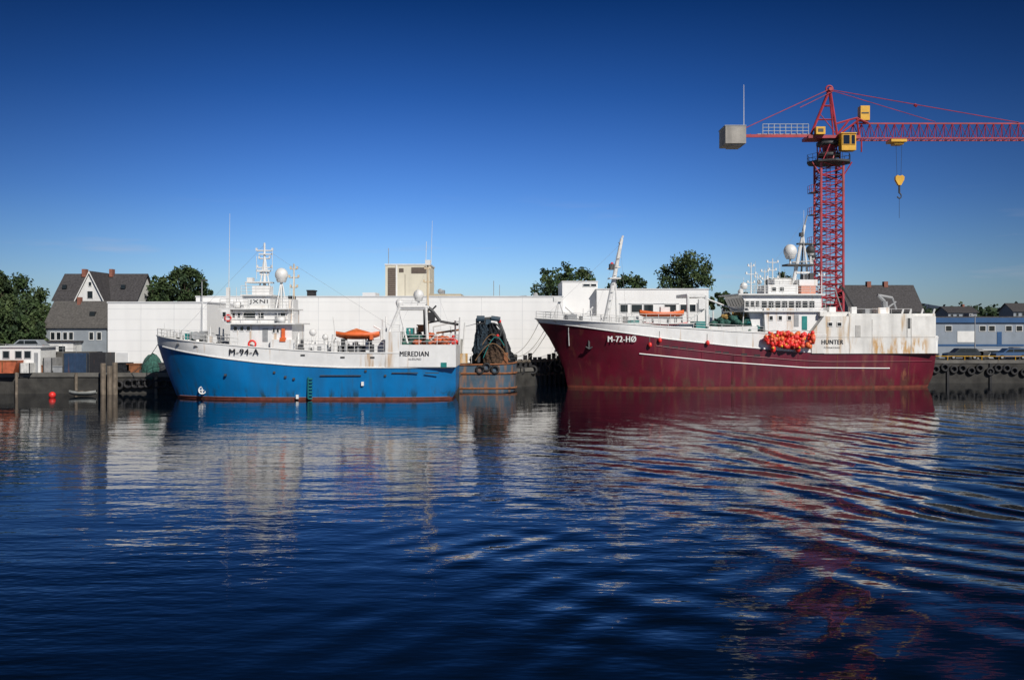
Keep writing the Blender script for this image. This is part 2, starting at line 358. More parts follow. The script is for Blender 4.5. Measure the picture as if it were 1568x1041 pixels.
for a,b in (((405,375,0),(270,515,0)),((405,380,0),(450,410,0)),((450,405,0),(600,500,0)),((655,410,0),(698,525,-3)),((655,410,0),(610,505,-3))): T.tb('rigging',GREY,a,b,.010,n=4)
# main deck gear
T.bx('deck_casing',WHITE,455,506,527,548,-2.0,2.4); T.bx('deck_casing',WHITE,560,592,521,548,-2.5,2.4)
T.win(462,466,532,537,-2.0); T.win(474,478,532,537,-2.0); T.bx('casing_door',GREY,486,492,530,544,-2.05,-1.9); T.bx('casing_dark_door',DARK,566,573,527,541,-2.56,-2.4)  # the aft casing door is a plain dark-steel panel
T.rail([T.at(452,538,-4.0),T.at(520,541,-4.0),T.at(588,541,-4.0)],1.15,3,1.4)
for px,yt in ((456,510),(470,520),(478,507),(484,514),(497,512),(505,522),(512,519),(533,524),(561,509),(586,489),(592,485)): 
    T.tb('deck_posts',WHITE2,(px,545,random.uniform(-2.5,1)),(px+random.uniform(-2,2),yt,random.uniform(-2.5,1)),.09)
T.part('vent_cowls',WHITE2,True).ball(T.at(479,509,-1),.38); T.part('vent_cowls',WHITE2,True).ball(T.at(498,516,-1),.33)
T.tb('gooseneck',WHITE2,(510,485,-1),(514,520,-1),.05); T.tb('davit',WHITE2,(585,540,-2),(583,505,-2),.12); T.tb('davit',WHITE2,(583,505,-2),(572,499,-2),.1)
T.tb('davit',WHITE2,(508,540,-2),(510,512,-2),.12)
a=T.at(513,520,-2.8);b=T.at(580,520,-2.8); boat(T,'lifeboat',ORANGE,a.x,b.x,-2.2,a.z+.02,.62,1.9,.4,ORANGE)
CV=mat('boat_cover_orange',(.62,.2,.08),.8,.2,3,bump=.04); ap_=T.at(546,502.5,-2.2); bs=[T.at(px,511.5,v) for px,v in ((520,-2.2),(528,-2.95),(546,-3.1),(564,-2.95),(573,-2.2),(564,-1.45),(546,-1.3),(528,-1.45))]
T.part('boat_cover',CV).add([ap_]+bs,[(0,i+1,(i+1)%8+1) for i in range(8)])
T.bx('boat_cradle',DARK,522,528,519,530,-3,-1.4); T.bx('boat_cradle',DARK,563,569,519,530,-3,-1.4); T.bx('deck_dark_gear',DARK,520,560,529,540,-1.5,1.5)  # cradles, then a dark-steel block of deck gear below the boat
T.bx('deck_box',ORANGE,566,571,511,520,-3.6,-3.2)
# aft gantry
for v in (-2.6,2.6):
    T.tb('aft_gantry',WHITE2,(596,508,v),(612,470,v),.17); T.tb('aft_gantry',WHITE2,(612,470,v),(655,470,v),.15); T.tb('aft_gantry',WHITE2,(655,528,v),(652,470,v),.16); T.tb('aft_gantry',WHITE2,(625,528,v),(612,478,v),.1)
T.tb('aft_gantry',WHITE2,(612,470,-2.6),(612,470,2.6),.15); T.tb('aft_gantry',WHITE2,(655,470,-2.6),(655,470,2.6),.15)
T.bx('gantry_platform',WHITE2,607,655,472,474,-2.6,2.6); T.rail([T.at(608,472,-2.6),T.at(654,472,-2.6)],.8)
dome(T,612,464,0,.42,WHITE2,472); dome(T,641,452,0,.55,WHITE2,472)
mast(T,655,528,404,0,.16,((412,4),(432,6)),m=MATS['cream_paint'],name='cream_mast'); T.bx('mast_top_box',WHITE2,651,659,398,406,-.3,.3)
T.tb('whip_antenna',WHITE2,(660,404,0),(662,338,0),.035,.015); T.tb('whip_antenna',WHITE2,(652,404,0),(653,370,0),.03)
P=T.part('net_crane',DARK)
for a,b,r in (((652,520),(651,468),.22),((651,468),(662,476),.2),((662,476),(674,492),.17),((674,492),(702,497),.13),((660,476),(668,468),.09),((652,495),(672,491),.1)): P.tube(T.at(*a,-2),T.at(*b,-2),r,n=7)
T.bx('net_crane_head',BLACK,653,665,478,492,-2.4,-1.4); heap(T,'stern_nets',NETG,618,660,512,528,-3,2.5,40,.34,.35); heap(T,'stern_nets_orange',mat('net_orange',(.55,.12,.04),.9,.4,4,bump=.1),634,690,512,527,-3.3,1,40,.28,.35); heap(T,'stern_gear_white',WHITE,600,700,505,527,0,3,34,.3,.35)
heap(T,'stern_floats',ORED,688,702,515,527,-3.3,2,10,.26,0); 
for px,yt in ((617,500),(630,505),(640,500),(666,500),(678,508),(690,500),(697,490),(703,486)): T.tb('stern_posts',WHITE2,(px,528,random.uniform(-3,2)),(px+random.uniform(-3,3),yt,random.uniform(-3,2)),.09)
T.tb('stern_boom',WHITE2,(663,500,1),(705,491,1),.11); T.tb('stern_boom_rusty',RUSTM,(668,510,-1),(703,505,-1),.12)
T.bx('stern_winch',TEAL,622,632,502,514,-1,1); T.bx('stern_winch_rusty',RUSTM,638,652,497,508,-1,1)
T.done()
# ================================================================ OLD TRAWLER (between)
T=Thing('old_trawler',(697-CX)/K*116.8,116.8,0)
x0=T.at(640,590,-3.3).x
P=T.part('hull',SLATEH,True); n=30; rows=[-1,.3,1.2,2.1,3.0]; vs=[];fs=[]
xe=T.at(789,590,-2).x
for z in rows:
    for i in range(n+1):
        t=i/n
        if t<.6: x=x0+(xe-2.6-x0)*t/.6; y=-3.3
        else:
            a=(t-.6)/.4*math.pi/2; x=xe-2.6+2.6*math.sin(a)*(1+.02*z); y=-3.3*math.cos(a)**.8
        vs.append((x,y,z+(.25*((t)**2) if z>2.5 else 0)))
w=n+1
for j in range(len(rows)-1):
    for i in range(n): fs.append((j*w+i,j*w+i+1,(j+1)*w+i+1,(j+1)*w+i))
P.add(vs,fs)
P.add([(a[0],-a[1],a[2]) for a in vs],[f[::-1] for f in fs])
tp=[(v[0],v[1],v[2]-.02) for v in vs[-w:]]; vv=[];ff=[]
for i,a in enumerate(tp): vv+=[a,(a[0],-a[1],a[2])]
for i in range(n): ff.append((2*i,2*i+2,2*i+3,2*i+1))
T.part('deck',DECK).add(vv,ff)
T.part('rubbing_strakes',RUSTM,True).path([(a[0],a[1]-.04,2.05) for a in vs[-w:]],.12,6)
T.part('rubbing_strakes',RUSTM,True).path([(a[0],a[1]-.04,a[2]) for a in vs[-w:]],.1,6)
T.part('boot_line',RUSTM).path([(a[0],a[1]-.03,.35) for a in vs[-w:]],.11,6)
T.bx('bulwark_patch',OCHRE,701,716,541,556,-3.1,-2.9); T.bx('deckhouse',mat('faded_white',(.5,.49,.45),.7,.2,1.5,rust=.5),640,706,520,556,-2.4,2.4)
T.bx('stern_box',RUSTM,755,778,540,556,-2.2,1.5); 
def netmass(nm,m,prof,v0,v1,seed,jit=.16):
    rnd=random.Random(seed); P=T.part(nm,m); seg=44; R=26; vs=[];fs=[]
    for j in range(R+1):
        k=j/R*(len(prof)-1); i=min(int(k),len(prof)-2); f=k-i; py=prof[i][0]*(1-f)+prof[i+1][0]*f; xl=prof[i][1]*(1-f)+prof[i+1][1]*f; xr=prof[i][2]*(1-f)+prof[i+1][2]*f
        vm=(v0+v1)/2; a=T.at(xl,py,vm); b=T.at(xr,py,vm); vw=(v1-v0)/2*(.55+.45*j/R)
        for s_ in range(seg):
            th=2*math.pi*s_/seg; fold=1+.10*math.sin(th*9+j*.35+seed)+rnd.uniform(-jit,jit)*.6
            vs.append(((a.x+b.x)/2+(b.x-a.x)/2*math.cos(th)*fold,vm+vw*math.sin(th)*fold,a.z+rnd.uniform(-.12,.12)))
    for j in range(R):
        for s_ in range(seg): fs.append((j*seg+s_,(j+1)*seg+s_,(j+1)*seg+(s_+1)%seg,j*seg+(s_+1)%seg))
    fs.append(tuple(range(seg))); P.add(vs,fs)
netmass('net_pile',NETD,[(556,722,787),(548,722,786),(535,727,782),(522,731,775),(512,736,768),(500,742,760),(495,747,756)],-2.4,2.2,3)
netmass('net_bag',mat('net_blueblack',(.02,.035,.05),.95,.6,4,bump=.25),[(540,724,742),(520,727,745),(505,730,748),(496,732,744)],-2.9,-1.0,5)
netmass('net_brown',mat('net_brown',(.075,.045,.028),.95,.5,4,bump=.2),[(556,742,768),(545,741,772),(535,746,770),(529,752,762)],-3.0,-1.2,8)
P=T.part('net_gantry',DARK)
for v in (-1.8,1.8):
    for a,b in (((733,555),(731,489)),((731,489),(762,487)),((762,487),(772,513)),((772,513),(778,550)),((740,489),(757,520)),((731,500),(745,489))): P.tube(T.at(*a,v),T.at(*b,v),.2,n=7)
for p in ((731,489),(762,487),(772,513)): P.tube(T.at(*p,-1.8),T.at(*p,1.8),.2,n=7)
P=T.part('gantry_plates',mat('gantry_blue',(.03,.06,.09),.6,.3,2,rust=.3)); P.tube(T.at(730,488,-2),T.at(742,488,-2),.35,n=8); P.tube(T.at(752,487,-2),T.at(766,489,-2),.28,n=8)
T.bx('gantry_plates',MATS['gantry_blue'],744,752,489,497,-2.1,-1.9)
T.part('net_ropes',mat('net_rope_tan',(.24,.14,.07),.9,.3,3)).path([T.at(728+1.1*k,552-26*math.sin(k/48*math.pi),-2.7-.35*math.sin(k/48*math.pi)) for k in range(49)],.05,5)
T.part('net_ropes',MATS['net_rope_tan']).path([T.at(736+.9*k,532-20*math.sin(k/40*math.pi),-2.45) for k in range(41)],.05,5)
T.part('net_ropes_teal',TEAL).path([T.at(740+.8*k,548-32*math.sin(k/40*math.pi*.8),-2.6) for k in range(41)],.045,5)
for v in (-1.9,1.9):T.part('net_drum_flange',DARK,True).torus(T.at(754,508,v),1.0,.09)
T.part('gantry_light',ORED,True).ball(T.at(765,492,-1.9),.2); T.part('gantry_light',ORED,True).ball(T.at(762,514,-2.5),.18)
T.rail([T.at(700,556,-3),T.at(722,556,-3)],1.1,2); T.tb('derrick',WHITE2,(707,556,0),(712,494,0),.12); T.tb('derrick_wire',GREY,(712,500,0),(764,487,0),.04)
for px,py in ((745,562),(735,566),(758,566)): T.part('fender_tyres',BLACK,True).torus(T.at(px,py,-3.45),.4,.13)
T.done()
# ================================================================ RED FISHING VESSEL
T=Thing('red_fishing_vessel',(868-CX)/K*121,121,5)
rt=[(-3.8,8.35),(3.8,7.85),(10,7.4),(17.8,6.86),(25.6,6.45),(45,6.2)]
rb=[(-3.8,7.95),(0,7.45),(3.8,6.85),(10,5.95),(17.8,5.1),(25.6,4.45),(29.5,4.25),(45,4.25)]
top=s2(rt,-3.8,48.5); bnd=s2(rb,-3.8,48.5)
stem=[(-1.5,.8),(0,.1),(2.64,-.4),(4.6,-1.4),(6.8,-2.6),(8.4,-3.9)]
stern=[(-1.5,43.2),(0,44.0),(1.5,44.5),(9,44.7)]
pt=hull(T,stem,stern,5.0,17,9.5,[(lambda s_:-1.5,'',None),(lambda s_:.3,'hull_boottop',BOOT),(lambda s_:bnd(s_),'hull_topsides',REDH),(lambda s_:top(s_),'bulwark',WHITE)],top,n=64,tw=.3)
caprail(T,pt,lambda s_:top(s_)+.02,WHITE2,.09,'caprail',0,.7)
caprail(T,pt,lambda s_:bnd(s_),WHITE2,.07,'sheer_strake',.0,.99,sides=(-1,),out=.02)
strk=[(5,4.3),(15,3.3),(27,2.5),(37.5,2.4),(45,2.4)]
caprail(T,pt,s2(strk,-3.8,48.5),WTXT,.075,'white_strake',.20,.865,sides=(-1,),out=.03)
caprail(T,pt,lambda s_:bnd(s_)-1.05,REDH,.08,'lower_strake',.25,.99,sides=(-1,),out=.0)
deck(T,pt,lambda s_:bnd(s_)+.5,DECK)
hulltext(T,'M-72-HØ',931,972,514.5,523.5,-4.3,WTXT,.2,.012)
p=[sidept(-.2+.06*k,7.3-.55*k)+Vector((0,-.05,0)) for k in range(5)]; T.part('stem_line',WTXT).path(p,.06)
T.bx('aft_house',WHRUST,1262,1433,484,541,-5.06,4.6)
a=T.at(1243,510,-5.06);b=T.at(1262.2,484,-5.06);c=T.at(1262.2,541,-5.06);d=T.at(1243,541,-5.06)
T.part('aft_house',WHRUST).prism([(a.x,a.z),(d.x,d.z),(c.x,c.z),(b.x,b.z)],-5.06,4.6)
T.bx('aft_house_top',WHRUST,1256,1302,477.5,484,-4.6,4.2); T.bx('aft_house_top',WHRUST,1300,1398,480,484,-5.02,4.2); T.bx('aft_house_top',WHRUST,1398,1432,486-6,484,-4.4,4.2)
T.text('HUNTER',T.at(1258,527,-5.10),T.at(1291,527,-5.10),.52,LTXT,bold=.006); T.text('FOSNAVAAG',T.at(1262,533.5,-5.10),T.at(1286,533.5,-5.10),.2,LTXT,bold=0)
SP=mat('weld_seam_grey',(.42,.41,.39),.6,.2,2)
T.bx('side_panels',SP,1388.6,1390,487,517,-5.09,-5.0); T.bx('side_panels',SP,1395,1396,487,541,-5.09,-5.0); T.bx('side_panels',SP,1335.3,1336,489,541,-5.09,-5.0); T.bx('side_panels',SP,1245,1432,516,516.6,-5.082,-5.0); T.bx('side_panels',SP,1300.4,1301,484,541,-5.09,-5.0)
T.bx('side_hatch',DARK,1389,1394,487,503,-5.075,-5.0); T.win(1268,1274,494,499,-5.06); T.win(1282,1288,494,499,-5.06); T.bx('side_door',SP,1310,1318,498,515.8,-5.10,-5.0)
for px,y0,y1 in ((1122,541,588),(1124,541,588),(1283,542,588),(1395,542,585),(1075,535,550)):
    a=T.at(px,y0,-5);z0=T.at(px,y1,-5).z; pr=[]
    for k in range(6):
        z=a.z+(z0-a.z)*k/5; q=sidept(a.x,z); pr.append((q.x,q.y-.01,z))
    T.part('discharge_stain' if px in(1283,1395) else 'fender_bars',RUSTM if px in(1283,1395) else REDH).path(pr,.028 if px in(1283,1395) else .05,5)
for px in (1020,1034,1046,1058,1100,1112,1140,1160):
    u=T.at(px,540,-5).x; z=interp(rb,u)-.75; q=sidept(u,z); T.part('scuppers',BLACK).box(u-.35,u+.35,q.y-.04,q.y+.2,z-.1,z+.1)
for px,py in ((1010,521),(1083,525),(995,528)):
    c=T.at(px,py,-5); q=sidept(c.x,c.z); T.part('side_fenders',ORED,True).ball((c.x,q.y-.25,c.z),.26,(.9,.9,1.2)); T.part('side_fenders_rope',ROPE).tube((c.x,q.y-.1,c.z),(c.x,q.y-.1,c.z+1.1),.02)
c=sidept(2.2,5.3); P=T.part('anchor',DARK); P.box(c.x-.1,c.x+.1,c.y-.2,c.y+.1,c.z-.5,c.z+.5); P.tube((c.x-.4,c.y-.15,c.z-.3),(c.x,c.y-.2,c.z-.55),.09); P.tube((c.x+.4,c.y-.25,c.z-.3),(c.x,c.y-.2,c.z-.55),.09)
pts=[]
for i in range(16):
    s_=.30*i/15; z=top(s_); q=pt(s_,z); pts.append(Vector((q.x+.1,-q.y*.97,z)))
T.rail(pts,.9,3,1.3); T.rail([Vector((p.x,-p.y,p.z)) for p in pts],.9,3,1.3)
T.bx('windlass',GREY,868,884,481,494,-1.5,1.5); T.bx('windlass_block',WHITE,892,914,484,496,-1.5,1.5); T.tb('windlass_drum',GREY,(876,487,-2),(876,487,2),.55,n=12)
for a,b in (((853,494),(856,458)),((856,458),(866,492)),((846,490),(856,462)),((866,470),(892,494)),((884,494),(908,470))): T.tb('bow_struts',WHITE2,(*a,0),(*b,0),.11)
T.bx('bow_light_box',WHITE2,848,860,455,462,-.4,.4)
for px in (905,922,960,968,1000,1022,1044): T.tb('deck_posts',WHITE2,(px,500,random.uniform(-3,1)),(px+random.uniform(-1,1),random.uniform(474,484),random.uniform(-3,1)),.09)
for k in range(26):
    px=random.uniform(885,1175); yb=500+(px-885)/290*12; w=random.uniform(1.5,5); v=random.uniform(-3.2,2)
    T.bx('deck_lockers_%d'%(k%3),(WHITE,GREY,WHITE2)[k%3],px,px+w,yb-random.uniform(4,12),yb+4,v,v+.7)
for k in range(16):
    px=random.uniform(890,1170); v=random.uniform(-4,2); T.tb('deck_stanchions',WHITE2,(px,505,v),(px+random.uniform(-3,3),random.uniform(470,490),v),.06)
# foremast
T.tb('foremast',WHITE2,(926,500,0),(952,366,0),.36,.2,10); T.tb('foremast',WHITE2,(945,498,0),(942,420,0),.16,.1); T.tb('foremast',WHITE2,(952,366,0),(954,361,0),.13); T.tb('foremast',WHITE2,(950,372,-.6),(948,372,.8),.1)
T.tb('foremast',WHITE2,(930,412,0),(950,409,0),.09); T.bx('mast_lamp',DARK,934,941,404,413,-.4,.4); T.part('mast_lamp_red',ORED,True).ball(T.at(937,404,-.2),.2); T.bx('foremast_platform',WHITE2,934,951,425,427,-.8,.8)
for b in ((830,489,0),(905,495,-3),(960,500,-4),(905,495,3)): T.tb('rigging',GREY,(950,374,0),b,.010,n=4)
for k in range(8): T.tb('mast_rungs',WHITE2,(929+k*2.6,485-k*13,-.5),(932+k*2.6,485-k*13,-.5),.05)
# fore deckhouse low with workboat
T.bx('fore_deckhouse',WHITE,955,1062,496,512,-2.8,3.4); T.bx('fore_deckhouse_roof',WHITE2,950,1066,494.5,496,-3.2,3.8)
T.bx('cabin_box',WHITE,962,978,484,495,-1.5,2); T.bx('cabin_box_lower',TEAL,962,979,490,495,-2.6,-1.7)
a=T.at(982,486,-3);b=T.at(1050,486,-3); boat(T,'workboat',ORANGE,a.x,b.x,-2.0,a.z-.1,.75,2.0); boat(T,'workboat_tube',ORED,a.x+.3,b.x+.4,-2.3,a.z-1.1,.4,1.6)
T.bx('workboat_console',WHITE2,1012,1026,470,479,-2.4,-1.6); T.bx('boat_grey_band',GREY,990,1045,485,488,-3.1,-1.2)
T.rail([T.at(952,495,-3.2),T.at(1064,495,-3.2)],1.1); T.rail([T.at(1062,506,-4.7),T.at(1170,512,-4.7)],.9)
for px in (1055,1083):
    for v in (-2.5,2.5): T.tb('mid_gantry',WHITE2,(px,512,v),(px-2,452,v),.2,n=8)
T.bx('mid_gantry_beam',WHITE2,1052,1084,450,455,-2.6,2.6); T.tb('mid_gantry',WHITE2,(1055,490,-2.5),(1083,470,-2.5),.1); T.tb('mid_derrick',WHITE2,(1068,452,0),(1140,480,-1),.11); T.bx('mid_gantry_box',WHITE2,1070,1080,458,473,-3,-2.6)
T.bx('mid_winch',TEAL,1066,1080,492,506,-3.5,0); T.bx('hatch_block',WHITE,1085,1160,500,516,-3.6,3)
heap(T,'green_nets',NETG,1088,1150,484,506,-3.4,3,130,.4,.4); heap(T,'teal_nets',mat('net_turq',(.01,.13,.13),.9,.4,4,bump=.1),1098,1170,486,505,-3.6,0,40,.32,.4); heap(T,'ochre_nets',mat('net_ochre',(.35,.22,.07),.9,.4,4,bump=.1),1105,1140,478,490,-2.5,2,24,.3,.4)
for px,yt in ((1092,476),(1106,472),(1122,480),(1136,470)): T.tb('deck_posts',WHITE2,(px,506,-1),(px,yt,-1),.1)
# bridge
slanthouse(T,'house_tier1',WHITE,1170,1172,1262,472,512,-3.9,3.9)
slanthouse(T,'bridge',WHITE,1136,1147,1258,452,476,-3.6,3.6)
slanthouse(T,'bridge_base',WHITE,1146,1152,1175,476,500,-3.2,3.2)
T.bx('bridge_roof',WHITE2,1131,1264,449.5,452,-4.1,4.1); T.bx('bridge_deck',WHITE2,1140,1266,475.5,477.5,-4.3,4.3)
for i in range(8): T.win(1166+i*10.4,1174+i*10.4,461,471,-3.6)
for i in range(3): T.win(1141+i*8,1146.5+i*8,461,470,-3.6)
a=T.at(1138.2,456.5,-3.6); b=T.at(1143,468,-3.6)
for i in range(6):
    v=-3.2+i*1.1; T.part('front_windows',GLASS).add([(a.x-.05,v,a.z),(a.x-.05,v+.85,a.z),(b.x-.03,v+.85,b.z),(b.x-.03,v,b.z)],[(0,1,2,3)])
for x in (1178,1192,1206): T.win(x,x+5,484,490,-3.9)
T.bx('house_door_teal',TEAL,1228,1236,484,505,-3.95,-3.8); T.bx('house_door',GREY,1216,1223,482,500,-3.95,-3.8)
T.rail([T.at(1140,475.5,-4.2),T.at(1264,475.5,-4.2)],.95); T.rail([T.at(1133,449.5,-4.0),T.at(1262,449.5,-4.0)],.9); T.rail([T.at(1133,449.5,-4.0),T.at(1133,449.5,4.0)],.9)
T.bx('top_house',WHITE,1176,1222,436,450,-2,2); T.bx('top_house',WHITE,1186,1212,427,436,-1.4,1.4); T.rail([T.at(1177,436,-1.9),T.at(1221,436,-1.9)],.8)
T.win(1182,1188,440,446,-2.0); T.win(1194,1200,440,446,-2.0)
T.bx('funnel',mat('funnel_salmon',(.60,.28,.20),.5,.1,2),1227,1249,437,450,-2,0); T.bx('funnel_casing',WHITE,1224,1252,428,437,-1.6,1.6); T.bx('funnel_pipes',DARK,1230,1236,420,428,-.5,.5); T.bx('funnel_pipes',DARK,1240,1246,418,428,-.5,.5)
for a,b,r in (((1214,437,0),(1232,345,0),.26),((1238,437,0),(1230,360,0),.16),((1226,437,1.4),(1230,365,0),.14),((1232,345,0),(1236,330,0),.1),((1213,402,0),(1245,400,0),.13),((1222,380,0),(1237,374,0),.1)): T.tb('main_mast_'+('grey' if r<.15 else 'white'),GREY if r<.15 else WHITE2,a,b,r,r*.7,8)
T.bx('main_mast_platform',DARK,1206,1247,404,407,-1,1); dome(T,1210,385,0,.82,WHITE2,404); dome(T,1241,383,0,.55,DARK,404); dome(T,1243,391,.8,.5,DARK,404)
T.bx('radar_scanner_dark',DARK,1222,1244,372,374.5,-.3,.3); T.bx('radar_scanner',WHITE2,1220,1240,416,419,-.3,.3); T.bx('mast_lamp',DARK,1226,1231,356,362,-.3,.3)
mast(T,1150,450,402,-1,.1,((408,4),(420,7),(433,5))); mast(T,1183,450,396,0,.11,((402,8),(414,5),(426,8))); mast(T,1171,450,412,-2,.09,((416,5),(428,4))); mast(T,1160,450,418,1,.08,((425,4),)); mast(T,1258,450,415,0,.08,((422,4),))
for px,yt in ((1137,425),(1142,432),(1156,400),(1165,420),(1178,405),(1194,404),(1202,412),(1217,395),(1253,430),(1246,365),(1231,322)): T.tb('whip_antenna',WHITE2,(px,449,random.uniform(-2,2)),(px+random.uniform(-2,2),yt,0),.035,.02)
T.part('small_domes',WHITE2,True).ball(T.at(1139,438,-2),.45); T.part('small_domes',WHITE2,True).ball(T.at(1163,432,-1),.3); T.part('small_domes',WHITE2,True).ball(T.at(1134,447,-3),.35)
for a,b in (((1236,333,0),(1150,450,0)),((1236,333,0),(1300,470,0))): T.tb('rigging',GREY,a,b,.010,n=4)
P=T.part('aft_crane',GREY)
for a,b,r in (((1356,480),(1354,462),.4),((1354,462),(1344,452),.25),((1344,452),(1366,456),.18),((1366,456),(1372,474),.15),((1350,478),(1372,462),.12)): P.tube(T.at(*a,-2),T.at(*b,-2),r,n=8)
T.bx('aft_crane_base',WHITE,1345,1362,471,481,-2.6,-1); T.rail([T.at(1302,480,-4.9),T.at(1396,480,-4.9)],.55,1,3); T.bx('aft_vents',WHITE,1304,1312,470,480,-2,-1); T.bx('aft_vents',WHITE,1270,1280,470,478,-3,-1); T.bx('aft_vents_grey',GREY,1325,1332,473,480,-2,-1)
for px in (1380,1392,1410,1428): T.tb('aft_posts',WHITE2,(px,484,-3),(px+3,473,-3),.12)
T.tb('aft_stay',GREY,(1290,478,0),(1278,440,0),.06); T.tb('aft_stay_spar',DARK,(1312,478,0),(1290,440,0),.16)
T.bx('stern_lamp',ORED,1433.5,1436,529,537,-4.3,-3.8); T.bx('stern_gallows',WHITE,1427,1436,514,541,-4.6,-3); 
for i in range(150):
    px=random.gauss(1209,19); px=min(1245,max(1173,px)); py=random.uniform(508,530)+ (4 if px>1200 else 0)*random.random(); v=-5.0-random.uniform(.25,.9)
    m=random.choice([ORED,ORED,OPINK,ORED,ORANGE]); T.part('buoys_'+m.name,m,True).ball(T.at(px,py,v),random.uniform(.17,.31),(1,1,1.15),10,7)
for px,py in ((1184,533),(1197,530),(1224,532),(1204,527),(1190,514),(1232,519)): T.part('buoy_caps',YELLOW,True).ball(T.at(px,py,-5.9),.15)
for px in (1184,1222): T.part('buoys_buoy_red',ORED,True).ball(T.at(px,534,-5.5),.36,(.9,.9,1.3))
T.part('buoy_net',ROPE).path([T.at(1170+k*8,506+ (k%2)*1.5,-5.2) for k in range(10)],.04)
T.done()
# ================================================================ TOWER CRANE
D=132.0
T=Thing('tower_crane',(1269-CX)/K*D,D,0)
hw=1.45; P=T.part('tower_lattice',CRED)
zt=T.at(1269,250,0).z; zb=2.3
for sx in (-hw,hw):
    for sy in (-hw,hw): P.box(sx-.13,sx+.13,sy-.13,sy+.13,zb,zt)
nb=15; hgt=(zt-zb)/nb
for i in range(nb):
    z0=zb+i*hgt; z1=z0+hgt
    for k in range(4):
        c=[(-hw,-hw),(hw,-hw),(hw,hw),(-hw,hw)]; a=c[k];b=c[(k+1)%4]
        P.tube((*a,z0),(*b,z0),.08,n=4)
        zm=(z0+z1)/2; P.tube((*a,z0),(*b,zm),.07,n=4); P.tube((*b,zm),(*a,z1),.07,n=4); P.tube((*a,zm),(*b,zm),.05,n=4)
L_=T.part('tower_ladder',CRED); L_.box(-.3,-.24,.2,.3,zb,zt); L_.box(.24,.3,.2,.3,zb,zt)
for i in range(60): L_.box(-.3,.3,.22,.28,zb+i*.5,zb+i*.5+.05)
for py in (296,330,375,420):
    z=T.at(1269,py,0).z; T.part('side_platforms',DARK).box(-hw-1.1,-hw,-.8,.8,z,z+.08); T.rail([(-hw-1.1,-.8,z),(-hw-1.1,.8,z)],1,2,.8,.03,'side_platform_rails',CRED); T.rail([(-hw-1.1,-.8,z),(-hw,-.8,z)],1,2,.5,.03,'side_platform_rails',CRED)
    T.part('side_platform_rails',CRED).tube((-hw-.9,-.8,z),(-hw,-.8,z+3),.05)
z=T.at(1269,251,0).z; T.part('ring_platform',DARK).tube((0,0,z),(0,0,z+.25),2.9,2.9,8)
pp=[(2.85*math.cos(t*math.pi/4),2.85*math.sin(t*math.pi/4),z+.25) for t in range(9)]; T.rail(pp,.9,2,1.2,.03,'ring_rails',DARK)
for sx in (-1,1): T.part('ring_braces',CRED).tube((sx*hw,-hw,z-1.8),(sx*2.6,-1.4,z),.08)
z2=T.at(1269,212,0).z
T.part('slew_column',CRED).tube((0,0,z+.2),(0,0,z2-.6),.75,.9,12); T.part('slew_ring',DARK,True).tube((0,0,z+.9),(0,0,z+1.3),1.5,1.5,18); T.part('slew_ring',DARK,True).tube((0,0,z2-1.0),(0,0,z2-.6),1.6,1.6,18)
for k in range(8):
    a=k*math.pi/4; T.part('slew_cage',CRED).tube((1.6*math.cos(a),1.6*math.sin(a),z+.3),(1.5*math.cos(a+.7),1.5*math.sin(a+.7),z2-.6),.09)
T.bx('machinery',DARK,1261,1279,207,220,-1.0,1.3)
T.bx('turntable',CRED,1238,1304,207,211.5,-1.5,1.5)
for v in (-1.1,1.1): T.bx('counter_jib',CRED,1140,1252,206,210.5,v-.12,v+.12)
for px in range(1146,1250,10): a=T.at(px,208,0); T.part('counter_jib',CRED).tube((a.x,-1.1,a.z),(a.x+.9,1.1,a.z),.06,n=4)
T.bx('counter_jib_floor',GREY,1160,1245,204.8,206,-1.0,1.0)
RW=mat('crane_rail_white',(.5,.55,.6),.5)
for v in (-1.15,1.15): T.rail([T.at(1168,206,v),T.at(1238,206,v)],1.35,3,.8,.05,'counter_jib_rails',RW)
T.bx('counterweight',CBLK,1111,1142.5,193,219.5,-2.0,2.0); T.bx('counterweight_lip',CBLK,1119,1138,219.5,222.5,-1.6,1.6); T.bx('counterweight_cap',GREY,1110,1143,191.5,193,-2.05,2.05)
T.tb('whip_antenna',WHITE2,(1139,192,0),(1139,130,0),.05,.03)
ap=T.at(1270,138,0)
for v in (-1,1):
    for px,r in ((1241,.16),(1282,.16),(1276,.09)): q=T.at(px,208,v); T.part('a_frame',CRED).tube(q,(ap.x,v*.25,ap.z),r,n=6)
    for t in (.35,.65):
        a=T.at(1241,208,v).lerp(Vector((ap.x,v*.25,ap.z)),t);b=T.at(1282,208,v).lerp(Vector((ap.x,v*.25,ap.z)),t); T.part('a_frame',CRED).tube(a,b,.08,n=5)
    a=T.at(1255,174,v*.6);b=T.at(1281,206,v); T.part('a_frame',CRED).tube(a,b,.06,n=5)
T.part('a_frame',CRED).tube((ap.x,-.6,ap.z),(ap.x,.6,ap.z),.25,n=8); T.part('head_sheave',CRED,True).torus((ap.x,0,ap.z+.1),.45,.12)
for v in (-.6,.6):
    T.tb('tie_bars',CRED,(1268,138,v),(1142,196,v),.06,n=5); T.tb('tie_bars',CRED,(1276,140,v),(1225,165,v),.05,n=5)
    T.tb('tie_bars',CRED,(1273,138,v*.4),(1560,188,v*.2),.055,n=5); T.tb('tie_bars',CRED,(1273,139,v*.4),(1432,187,v*.2),.045,n=5)
T.tb('tie_bars',CRED,(1400,160.5,0),(1404,163,0),.2,n=6)
P=T.part('jib_lattice',CRED); x0=T.at(1300,200,0).x; x1=T.at(1730,200,0).x; zb_=T.at(1400,212,-.8).z; zt_=T.at(1400,189.5,0).z
for v in (-.85,.85): P.box(x0,x1,v-.08,v+.08,zb_-.07,zb_+.09)
